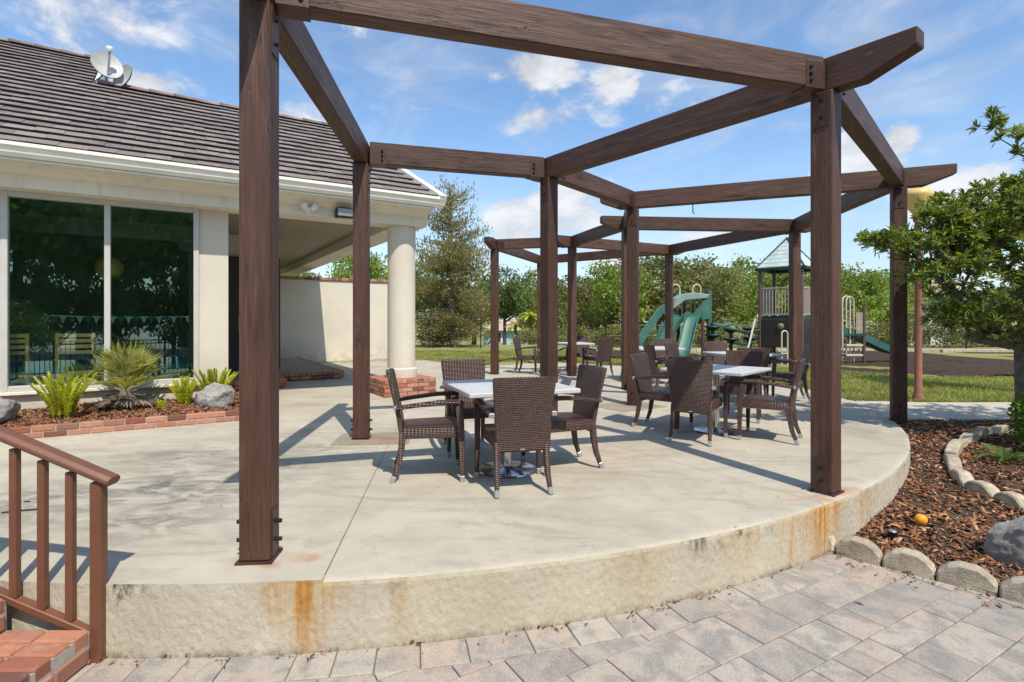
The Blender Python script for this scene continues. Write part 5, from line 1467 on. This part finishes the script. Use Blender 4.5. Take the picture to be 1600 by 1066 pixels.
P_ = np.array([[SL0.x, SL0.y]]) + pq[:, :1] * np.array([[SLD.x, SLD.y]]) + pq[:, 1:] * np.array([[SLN.x, SLN.y]])
ok = (np.hypot(P_[:, 0] - CX, P_[:, 1] - CY) > RD + .015) & (P_[:, 1] < 7.2) & (P_[:, 0] / P_[:, 1] < 1.12) & (P_[:, 0] > 1.9) & (P_[:, 1] > 2.3)
P_ = P_[ok][:36000]
chips('bark_mulch', P_, np.array([bed_z(x, y) for x, y in P_]), .018, .072, M['chip'], 4)
# scalloped edging stones along the pavers
def edging(label_f, pts, zf, H, T, group, name='edging_stone'):
    for i in range(len(pts) - 1):
        a, b = Vector(pts[i]), Vector(pts[i + 1]); d = b - a; L = d.length - .008; az = math.atan2(d.y, d.x); m = (a + b) / 2
        prof = [(-L / 2, -.12), (L / 2, -.12)] + [(L / 2 * a + random.uniform(-.006, .006) * (abs(a) < .9), H * b) for a, b in ((1, .46), (.72, .80), (.36, 1), (-.20, 1.02), (-.62, .84), (-1, .44))]
        mb = MB(); k = len(prof)
        vs = [(x, -T / 2, z) for x, z in prof] + [(x, T / 2, z) for x, z in prof]
        mb.add(vs, [tuple(range(k)), tuple(reversed(range(k, 2 * k)))] + [(j + k, (j + 1) % k + k, (j + 1) % k, j) for j in range(k)])
        o = mb.build(name, M['edge'], None, (m.x, m.y, zf(m.x, m.y)), az + random.uniform(-.03, .03), bevel=.012)
        tag(o, label_f(i), 'edging stone', group)
fr_lab = ['small scalloped edging stone against the terrace wall corner', 'second scalloped edging stone from the terrace corner', 'third scalloped edging stone, by the pavers in front of the orange fruit', 'fourth scalloped edging stone, in front of the big boulder', 'scalloped edging stone cut by the right picture edge', 'scalloped edging stone beyond the right picture edge', 'last scalloped edging stone outside the right edge']
e0 = SL0 + SLN * .05
ep = [e0 + SLD * q for q in (.02, .18, .46, .75, 1.05, 1.34, 1.63, 1.92)]
edging(lambda i: fr_lab[i], ep, lambda x, y: PAV, .135, .10, 'scalloped stones edging the pavers')
ip = [px(1606, 796, -.2), px(1560, 779, -.2), px(1514, 757, -.18), px(1493, 741, -.17), px(1484, 720, -.16), px(1505, 702, -.14), px(1524, 694, -.13), px(1545, 687, -.11), px(1590, 684, -.09)]
in_lab = ['edging stone of the inner bed ring nearest the right picture edge', 'sunlit inner ring stone with pointed top beside the bark', 'short sunlit stone of the inner ring at its bend', 'squarish stone of the inner ring left of the fern', 'shaded inner ring stone just above the bend', 'shaded inner ring stone, second above the bend', 'shaded inner ring stone touching the fern', 'shaded inner ring stone hidden behind the fern']
edging(lambda i: in_lab[i], ip, lambda x, y: bed_z(x, y) - .01, .105, .11, 'stones edging the inner planting ring')

def boulder(label, loc, sx, sy, sz, seed):
    bm = bmesh.new(); bmesh.ops.create_icosphere(bm, subdivisions=5, radius=1); rng = np.random.default_rng(seed)
    pl = [(Vector(rng.normal(size=3)).normalized(), rng.uniform(.62, .92)) for _ in range(16)]
    from mathutils import noise as mn
    for v in bm.verts:
        c = v.co.copy()
        for nrm, dd in pl:
            k = c.dot(nrm)
            if k > dd: c -= nrm * (k - dd) * .88
        c *= 1 + .10 * mn.fractal(c * 2.4 + Vector((seed, 0, 0)), 1, 2, 5) + .03 * mn.fractal(c * 9 + Vector((seed, 3, 0)), 1, 2, 3)
        v.co = Vector((c.x * sx, c.y * sy, c.z * sz))
    me = bpy.data.meshes.new('boulder'); bm.to_mesh(me); bm.free(); me.materials.append(M['rock'])
    me.polygons.foreach_set('use_smooth', [True] * len(me.polygons))
    return tag(link('boulder', me, None, loc, seed), label, 'boulder')
boulder('big grey boulder on the bark behind the front edging stones', (3.50, 3.62, -.22), .28, .26, .24, 3)
boulder('rounded grey boulder in the bark right of the fan palm', bw(-3.0, -.85, .22), .31, .25, .25, 6)
boulder('pale grey boulder at the left edge of the window bed', bw(-5.28, -.9, .22), .42, .28, .25, 9)
t = MB().lathe([(.004, -.042), (.02, -.038), (.034, -.026), (.042, -.008), (.043, .006), (.037, .024), (.024, .037), (.006, .042)], 20).build('orange_fruit', M['ball'], None, (3.12, 4.15, bed_z(3.12, 4.15) + .055), smooth=True)
tag(t, 'bright orange fruit lying on the bark mulch', 'orange')
t = thing('ground_light', 'small black garden light stub in the bark near edging stones', 'garden light', (*px(1395, 842, -.31), -.33))
MB().lathe([(.03, -.02), (.03, .06), (.034, .065), (.034, .075)], 14).build('housing', M['black'], t, smooth=True); MB().lathe([(.026, .076), (.02, .082)], 14).build('lens', M['grey'], t, smooth=True)

# ------------------------------------------------------------------ near tree on the right
def oval_leaves(P, D, L, Wd, rng):
    """six-vertex folded leaves: base P, direction D"""
    n = len(P); D = D / (np.linalg.norm(D, axis=1)[:, None] + 1e-9)
    s = np.cross(D, rng.normal(size=(n, 3)) * .5 + np.array([0, 0, 1.0])); s /= np.linalg.norm(s, axis=1)[:, None] + 1e-9
    up = np.cross(s, D); L = (L * rng.uniform(.7, 1.25, n))[:, None]; Wd = Wd * rng.uniform(.8, 1.2, n)[:, None]
    V = np.empty((n, 6, 3))
    V[:, 0] = P; V[:, 1] = P + D * L * .45 + s * Wd * .5 + up * Wd * .16; V[:, 2] = P + D * L * .78 + s * Wd * .42 + up * Wd * .12
    V[:, 3] = P + D * L - up * L * .05; V[:, 4] = P + D * L * .78 - s * Wd * .42 + up * Wd * .12; V[:, 5] = P + D * L * .45 - s * Wd * .5 + up * Wd * .16
    F = (np.arange(n)[:, None, None] * 6 + np.array([[0, 1, 2, 3], [0, 3, 4, 5]])[None]).reshape(-1, 4)
    return V.reshape(-1, 3), F
def near_tree():
    rng = np.random.default_rng(12); base = np.array([6.48, 6.86, -.1])
    t = thing('shade_tree', 'near broadleaf tree with rosettes of glossy leaves at right edge', 'tree', tuple(base))
    lob = [((6.05, 6.35, 1.95), (1.15, .8, .72), 170), ((5.35, 6.15, 1.75), (.62, .6, .55), 95), ((4.78, 6.05, 2.12), (.50, .45, .30), 90), ((4.22, 5.95, 2.18), (.36, .3, .10), 34), ((3.95, 5.9, 2.22), (.18, .2, .06), 10),
           ((5.5, 6.1, 2.52), (.60, .5, .22), 60), ((6.3, 6.3, 2.75), (.8, .6, .35), 110), ((5.50, 6.3, 3.62), (.16, .2, .10), 8), ((5.78, 6.3, 3.48), (.18, .2, .14), 10), ((6.0, 6.3, 3.25), (.15, .2, .15), 6), ((7.4, 6.3, 2.1), (.9, .9, .9), 170),
           ((5.05, 6.1, 2.35), (.45, .4, .22), 70), ((5.6, 6.1, 2.25), (.65, .5, .5), 110), ((6.5, 4.95, 2.6), (.8, .75, .55), 190), ((7.3, 5.5, 2.4), (.8, .75, .6), 110), ((4.75, 6.0, 2.45), (.3, .3, .12), 26), ((5.0, 6.15, 2.62), (.38, .3, .15), 30), ((5.6, 6.2, 2.8), (.4, .3, .15), 30), ((5.15, 6.2, 1.35), (.42, .4, .16), 60), ((5.9, 6.3, 1.2), (.6, .5, .22), 60), ((4.55, 6.0, 1.78), (.25, .3, .15), 18)]
    tips = []
    for c, r_, n in lob:
        d = rng.normal(size=(n, 3)); d /= np.linalg.norm(d, axis=1)[:, None]; q = rng.uniform(.2, 1, n)[:, None] ** .45
        tips.append(np.array(c) + d * q * np.array(r_))
    tips = np.concatenate(tips) - base
    tips = tips[np.argsort(np.linalg.norm(tips - np.array([0, 0, 1.2]), axis=1))]
    nodes = [np.array([0, 0, z]) + np.array([-.02 * z, 0, 0]) for z in np.linspace(-.15, 1.9, 14)]; par = [max(0, i - 1) for i in range(14)]; nodes = nodes[:]; wt = [0.0] * 14
    first = len(nodes)
    tipn = []
    for p in tips:
        A = np.array(nodes); cost = np.linalg.norm(A - p, axis=1) + .9 * np.maximum(0, A[:, 2] - p[2] + .10) + .12 * np.linalg.norm(A[:, :2], axis=1)
        cost[:6] += 2
        i = int(np.argmin(cost)); a = nodes[i]; d = p - a; L = np.linalg.norm(d); k = max(1, int(L / .22)); pi_ = i
        for j in range(1, k + 1):
            q = j / k; m = a + d * q; m = m + np.array([0, 0, -.035 * L * math.sin(PI * q)]) + (rng.normal(size=3) * .02 if j < k else 0)
            nodes.append(m); par.append(pi_); wt.append(0.0); pi_ = len(nodes) - 1
        tipn.append(pi_)
    N = len(nodes); w_ = np.zeros(N)
    for i in tipn: w_[i] += 1
    for i in range(N - 1, 0, -1): w_[par[i]] += w_[i]
    rad = np.clip(.0026 * np.sqrt(w_), .0028, .10); rad[:14] = np.maximum(rad[:14], np.linspace(.095, .05, 14))
    mb = MB()
    for i in range(1, N):
        a, b = Vector(nodes[par[i]]), Vector(nodes[i])
        if (a - b).length < 1e-4: continue
        ra = min(rad[par[i]], rad[i] * 1.35)
        mb.tube([a, b], [ra, rad[i]], 5 if rad[i] < .03 else 9, cap=False)
    mb.build('trunk', M['bark'], t, smooth='all')
    Pl, Dl = [], []
    for i in tipn:
        p = nodes[i]; d = p - nodes[par[i]]; d = d / (np.linalg.norm(d) + 1e-9); d[2] += .45; d /= np.linalg.norm(d)
        m = int(rng.integers(13, 20)); a = rng.normal(size=(m, 3)); a -= (a @ d)[:, None] * d; a /= np.linalg.norm(a, axis=1)[:, None]
        k = rng.uniform(.15, 1.2, m)[:, None]
        Pl.append(p - d * rng.uniform(0, .05, (m, 1))); Dl.append(d * k + a)
        p2 = nodes[par[i]]; m = int(rng.integers(4, 8)); a = rng.normal(size=(m, 3)); Pl.append(p2 + rng.normal(size=(m, 3)) * .02); Dl.append(a + np.array([0, 0, .5]))
    P, D = np.concatenate(Pl), np.concatenate(Dl)
    V, F = oval_leaves(P, D, .086, .0215, rng)
    link('crown', np_mesh('crown', V, F, M['leaf_near']), t)
    sel = rng.choice(len(P), 130, replace=False)
    V, F = oval_leaves(P[sel] + np.array([0, 0, .01]), D[sel], .065, .022, rng)
    link('autumn_leaves', np_mesh('autumn_leaves', V, F, M['leaf_orange']), t)
near_tree()

def leafy_shrub():
    rng = np.random.default_rng(31); c = (5.72, 5.75, bed_z(5.7, 5.7) - .02)
    t = thing('leafy_shrub', 'bright green glossy shrub at the right edge above the fern', 'shrub', c)
    d = rng.normal(size=(2600, 3)); d /= np.linalg.norm(d, axis=1)[:, None]; q = rng.uniform(.3, 1, 2600)[:, None] ** .4
    P = np.array([0, 0, .34]) + d * q * np.array([.36, .34, .36]); V, F = oval_leaves(P, d + rng.normal(size=P.shape) * .6 + np.array([0, 0, .2]), .05, .028, rng)
    link('foliage', np_mesh('foliage', V, F, M['shrub']), t)
    mb = MB()
    for i in range(9): e = rng.normal(size=3) * np.array([.18, .18, .05]); mb.tube([(0, 0, -.03), (e[0] * .5, e[1] * .5, .2), (e[0], e[1], .5)], [.012, .008, .004], 5)
    mb.build('stem', M['darkbark'], t)
leafy_shrub()
def pinnate(mb, a, L, rise, droop, leaf, pairs, rng, curl=0.0):
    """one arching frond with narrow leaflets"""
    pts = []
    for k in range(pairs + 1):
        q = k / pairs; r_ = L * q * (1 - .15 * q); z = rise * L * q - droop * L * q * q; pts.append(Vector((math.cos(a + curl * q) * r_, math.sin(a + curl * q) * r_, z)))
    mb.tube(pts, [.005] * len(pts), 4)
    for k in range(2, pairs + 1):
        p = pts[k]; d = (pts[k] - pts[k - 1]).normalized(); sd = d.cross(Vector((0, 0, 1))).normalized(); ll = leaf * math.sin(PI * min(.95, k / pairs * .85 + .12))
        for s_ in (-1, 1):
            e = p + (sd * s_ * .85 + d * .5 + Vector((0, 0, rng.uniform(-.15, .25)))).normalized() * ll; w2 = d * (.16 * leaf)
            mb.add([p - w2 * .5, (p + e) / 2 + w2 * .1 + Vector((0, 0, .004)), e, (p + e) / 2 - w2], [(0, 1, 2, 3)])
def fern_plant():
    rng = np.random.default_rng(8); x, y = px(1572, 722, -.13)
    t = thing('fern', 'low dark green fern inside the ring of edging stones', 'fern', (x, y, bed_z(x, y)))
    for i in range(13):
        mb = MB(); pinnate(mb, 2 * PI * i / 13 + rng.uniform(-.2, .2), rng.uniform(.26, .40), rng.uniform(.5, 1.1), rng.uniform(.5, .9), .075, 16, rng); mb.build('frond', M['fern'], t)
fern_plant()
def sabal():
    rng = np.random.default_rng(14); t = thing('cabbage_palm', 'palm whose spiky fronds poke in behind the tree at right edge', 'palm', (9.45, 9.7, -.05))
    MB().tube([(0, 0, -.1), (.05, 0, 1.5), (0, 0, 3.0)], [.17, .14, .13], 10).build('trunk', M['bark'], t)
    for i in range(22): 
        mb = MB(); a = rng.uniform(0, 2 * PI); pinnate(mb, a, rng.uniform(.9, 1.3), rng.uniform(.1, 1.3), rng.uniform(.3, .9), .42, 18, rng); mb.build('frond', M['fern'], t, (0, 0, 3.0))
sabal()

# ------------------------------------------------------------------ left bed under the window
def left_bed():
    mb = MB(); nu, nv = 30, 8; vs = []
    for j in range(nv + 1):
        for i in range(nu + 1):
            u, v = -9.5 + 7.05 * i / nu, -1.44 + 1.44 * j / nv; vs.append(bw(u, v, .085 + .06 * j / nv + .02 * math.sin(u * 4 + v * 3)))
    mb.add(vs, [(j * (nu + 1) + i, j * (nu + 1) + i + 1, (j + 1) * (nu + 1) + i + 1, (j + 1) * (nu + 1) + i) for j in range(nv) for i in range(nu)])
    tag(mb.build('window_bed', M['soil'], smooth='all'), kind='structure')
    rg = np.random.default_rng(17); n = 14000; u = rg.uniform(-6.6, -2.5, n); v = rg.uniform(-1.40, -.04, n)
    P = np.array([O2.x, O2.y]) + u[:, None] * np.array([U2.x, U2.y]) + v[:, None] * np.array([V2.x, V2.y])
    chips('red_bark_mulch', P, .09 + .06 * (v + 1.44) / 1.44 + .02 * np.sin(u * 4 + v * 3), .028, .095, M['chip_red'], 18)
    e = thing('brick_edging', 'two course red brick edging in front of the window bed', 'edging', bw(-2.4, -1.5, 0), TH)
    MB().b2((-7.1, .008, 0), (-.01, .085, .125)).build('mortar_core', M['mortar'], e)
    MB().b2((-.085, .086, 0), (-.01, 1.49, .125)).build('mortar_core', M['mortar'], e)
    for k in range(2):
        n = 34
        for i in range(n):
            if -.1 - i * .21 < -5.2: break
            MB().box((0, 0, 0), (.199, .094, .060)).build('brick', M['brick'], e, (-.105 - i * .21 - (.1 if k else 0), .046, .033 + k * .069 + random.uniform(-.002, .002)), random.uniform(-.012, .012), bevel=.006)
        for i in range(6): MB().box((0, 0, 0), (.094, .199, .060)).build('brick', M['brick'], e, (-.048, .21 + i * .21, .033 + k * .069), random.uniform(-.012, .012), bevel=.006)
left_bed()
def fan_palm():
    rng = np.random.default_rng(22); t = thing('fan_palm', 'spiky low fan palm with dead skirt below the window mullion', 'palm', bw(-4.02, -.60, .12))
    MB().lathe([(.06, -.05), (.07, .05), (.06, .16), (.04, .22)], 12).build('trunk', M['bark'], t, smooth=True)
    def fan(a, el_, stalk, L, nl, mat, name, spread=2.3, tz=.16):
        mb = MB(); d = Vector((math.cos(a) * math.cos(el_), math.sin(a) * math.cos(el_), math.sin(el_))); s0 = Vector((0, 0, tz)); c = s0 + d * stalk
        mb.tube([s0, s0 + d * stalk * .5 + Vector((0, 0, .01)), c], [.008, .006, .005], 5)
        sd = d.cross(Vector((0, 0, 1))).normalized(); up = sd.cross(d).normalized()
        for k in range(nl):
            th = (k / (nl - 1) - .5) * spread; dd = (d * math.cos(th) + sd * math.sin(th) + up * .12 * abs(math.sin(th))).normalized(); LL = L * (1 - .22 * abs(th)) * rng.uniform(.85, 1.1)
            w2 = (d * -math.sin(th) + sd * math.cos(th)) * .013; tip = c + dd * LL - Vector((0, 0, .10 * LL)); mid = c + dd * LL * .55
            mb.add([c, mid + w2 + up * .004, tip, mid - w2 + up * .004], [(0, 1, 2, 3)])
        mb.build(name, M[mat], t)
    for i in range(20): fan(2 * PI * i / 20 * 1.0 + rng.uniform(-.25, .25), R(rng.uniform(12, 80)), rng.uniform(.16, .34), rng.uniform(.30, .42), 15, 'palm', 'frond', 2.3, .2)
    for i in range(9): fan(2 * PI * i / 9 + rng.uniform(-.2, .2), R(rng.uniform(-22, 8)), rng.uniform(.06, .15), rng.uniform(.16, .26), 12, 'palm_dead', 'dead_frond', 1.8, .17)
fan_palm(); bpy.data.objects['fan_palm'].scale = (1.28, 1.28, 1.22)
def foxtail(label, u, v, n, H, spread, seed):
    rng = np.random.default_rng(seed); t = thing('foxtail_fern', label, 'fern', bw(u, v, .10), 0, 'foxtail ferns under the window')
    for i in range(n):
        a = rng.uniform(0, 2 * PI); r_ = rng.uniform(.1, 1) * spread; L = H * rng.uniform(.7, 1.05); lean = r_ * 1.0
        pts = [Vector((math.cos(a) * (r_ * .30 + lean * .8 * q ** 1.7), math.sin(a) * (r_ * .30 + lean * .8 * q ** 1.7), L * q)) for q in np.linspace(0, 1, 7)]
        mb = MB(); mb.tube(pts, .004, 4)
        m = int(420 * L / .6); q = rng.uniform(.12, 1, m); P = np.array([[np.interp(x, np.linspace(0, 1, 7), [p[k] for p in pts]) for k in range(3)] for x in q])
        rad = .046 * np.sin(np.clip(q * .9 + .1, 0, 1) * PI) ** .5 * (1.1 - .4 * q); aa = rng.uniform(0, 2 * PI, m)
        D = np.stack([np.cos(aa), np.sin(aa), rng.uniform(.5, 1.2, m)], 1); D /= np.linalg.norm(D, axis=1)[:, None]
        for j in range(m):
            p = Vector(P[j]); d = Vector(D[j]); s_ = d.cross(Vector((0, 0, 1))).normalized() * .006; e = p + d * (rad[j] + .014)
            mb.add([p - s_, p + s_, e], [(0, 1, 2)])
        mb.build('plume', M['foxtail'], t)
foxtail('largest yellow green foxtail fern in front of the left pane', -4.62, -.92, 46, .56, .31, 41)
foxtail('foxtail fern behind the rounded boulder right of the palm', -2.98, -.42, 48, .50, .32, 42)
foxtail('small foxtail fern left of the rounded boulder', -3.34, -.50, 34, .40, .22, 43)
foxtail('tiny foxtail fern tuft alone in the bark', -3.62, -.85, 5, .16, .07, 44)
foxtail('foxtail fern against the glass behind the largest one', -4.75, -.2, 6, .30, .14, 45)

# ------------------------------------------------------------------ what the window mirrors: fence, pool, pennants, trees behind the camera
fe = thing('pool_fence', 'black iron pool fence mirrored in the clubhouse window', 'fence', bw(-9.3, -12.0, PAV - .06), TH)
for z in (.12, .98, 1.08): MB().box((3.7, 0, z), (7.4, .03, .03)).build('rail', M['iron'], fe)
bm_ = MB().box((0, 0, .55), (.016, .016, 1.06)).mesh('bar', M['iron'])
for k in range(61): link('bar', bm_, fe, (.05 + k * .122, 0, 0))
pm_ = MB().box((0, 0, .6), (.06, .06, 1.2)).mesh('post', M['iron'])
for k in range(5): link('post', pm_, fe, (.0 + k * 1.85, 0, 0))
o = MB().b2((-13, -21, PAV - .075), (.0, -13.6, PAV - .07)).build('pool', M['water'], None, bw(0, 0, 0), TH); tag(o, kind='structure')
ps = thing('pennant_string', 'string of green and white pennants over the pool, mirrored in window', 'pennants', bw(-7.2, -14.0, 1.45), TH)
MB().tube([(0, 0, .02), (2.4, 0, -.05), (5.0, 0, .03)], .008, 5).build('cord', M['white'], ps)
for k in range(22):
    mb = MB(); x = k * .225; mb.add([(x, 0, .0), (x + .2, 0, .0), (x + .1, .04, -.26), (x, .004, 0), (x + .2, .004, 0), (x + .1, .044, -.26)], [(0, 1, 2), (5, 4, 3)])
    mb.build('pennant', M['flag_green'] if k % 2 else M['flag_white'], ps)
for i, (u, v, hh, rr, k, lab) in enumerate(((-14, -25, 11, 4, 'c0', 'first'), (-10, -26, 12, 4, 'c1', 'b'), (-6, -25, 11, 3.6, 'c0', 'c'), (-2.5, -26, 12, 4, 'c1', 'd'), (2, -27, 10, 4, 'c0', 'e'), (-8, -31, 15, 5, 'c1', 'f'), (-3, -32, 15, 5, 'c0', 'g'))):
    plant_tree('broadleaf_tree', 'dark tree beyond the pool, seen only mirrored in the window', 'tree', kinds[k], bw(u, v, -.44), (rr / 2.75, rr / 2.75, hh / 6.75), i * 2.1, 'dark trees mirrored in the window')
for i in range(9):
    plant_tree('shrub', 'tall dark bush behind the pool, seen only mirrored in the window', 'shrub', kinds['c%d' % (i % 2)], bw(-15 + i * 2.3, -22.5 - (i % 3) * .5, -1.6), (.62, .62, .85), i * 1.9, 'dark bushes mirrored in the window')
plant_tree('shrub', 'big bush beside the pool fence, mirrored in the left pane', 'shrub', kinds['c1'], bw(-7.9, -12.6, -.44), (.45, .45, .36), 1, None)

# ------------------------------------------------------------------ small litter
rl_ = np.random.default_rng(77); n_ = 150
a_ = np.radians(rl_.uniform(-104, -60, n_)); q_ = RD + .008 + np.abs(rl_.normal(0, .045, n_))
chips('leaf_litter', np.stack([CX + q_ * np.cos(a_), CY + q_ * np.sin(a_)], 1), np.full(n_, PAV + .004), .006, .028, M['chip'], 78)
n_ = 110; t_ = rl_.uniform(-.1, 2.0, n_); q_ = -np.abs(rl_.normal(0, .10, n_)) - .005
chips('bark_spill', np.array([[SL0.x, SL0.y]]) + t_[:, None] * np.array([[SLD.x, SLD.y]]) + q_[:, None] * np.array([[SLN.x, SLN.y]]), np.full(n_, PAV + .004), .008, .035, M['chip'], 79)
n_ = 60
chips('terrace_crumbs', np.stack([rl_.uniform(-2.6, 4.0, n_), rl_.uniform(3.4, 9.0, n_)], 1), np.full(n_, .002), .005, .016, M['chip'], 80)
def dry_leaf(label, x, y, z, s_, a):
    mb = MB(); mb.add([(-s_, 0, .002), (-.2 * s_, .32 * s_, .010), (s_, .02 * s_, .016), (-.2 * s_, -.32 * s_, .006), (0, 0, .002)], [(0, 4, 1), (4, 2, 1), (4, 3, 2), (0, 3, 4)])
    tag(mb.build('dry_leaf', M['dryleaf'], None, (x, y, z), a), label, 'leaf', 'dry leaves on the pavers')
for (x, y, s_, a, lab) in ((343, 1008, .045, .3, 'largest curled dry leaf at the wall foot left of centre'), (270, 1010, .035, 1.0, 'orange dry leaf at the wall foot right of the railing'), (182, 1012, .03, 2.0, 'pale dry leaf beside the railing post'), (178, 1036, .022, .8, 'tiny dark dry leaf on the pavers below the railing post'),
                           (474, 1006, .025, .2, 'small brown leaf under the left rust streak'), (1340, 943, .03, 2.4, 'brown leaf lying alone on the pavers at right'), (1560, 947, .03, 1.1, 'orange leaf on the pavers by the last edging stones'), (1096, 935, .03, .5, 'dark leaf against the wall foot in the middle')):
    X_, Y_ = px(x, y, PAV); dry_leaf(lab, X_, Y_ - .01, PAV + .003, s_, a)
X_, Y_ = px(30, 800)
tag(MB().tube([(-.09, -.03, .006), (0, 0, .010), (.10, .035, .008)], .006, 5).build('twig', M['twig'], None, (X_, Y_, .0)), 'dark twig lying on the terrace behind the railing', 'twig')
X_, Y_ = px(42, 785)
tag(MB().tube([(-.02, 0, .005), (.02, .004, .006)], .005, 5).build('twig', M['twig'], None, (X_, Y_, .0)), 'tiny bit of twig beside the longer dark twig', 'twig')
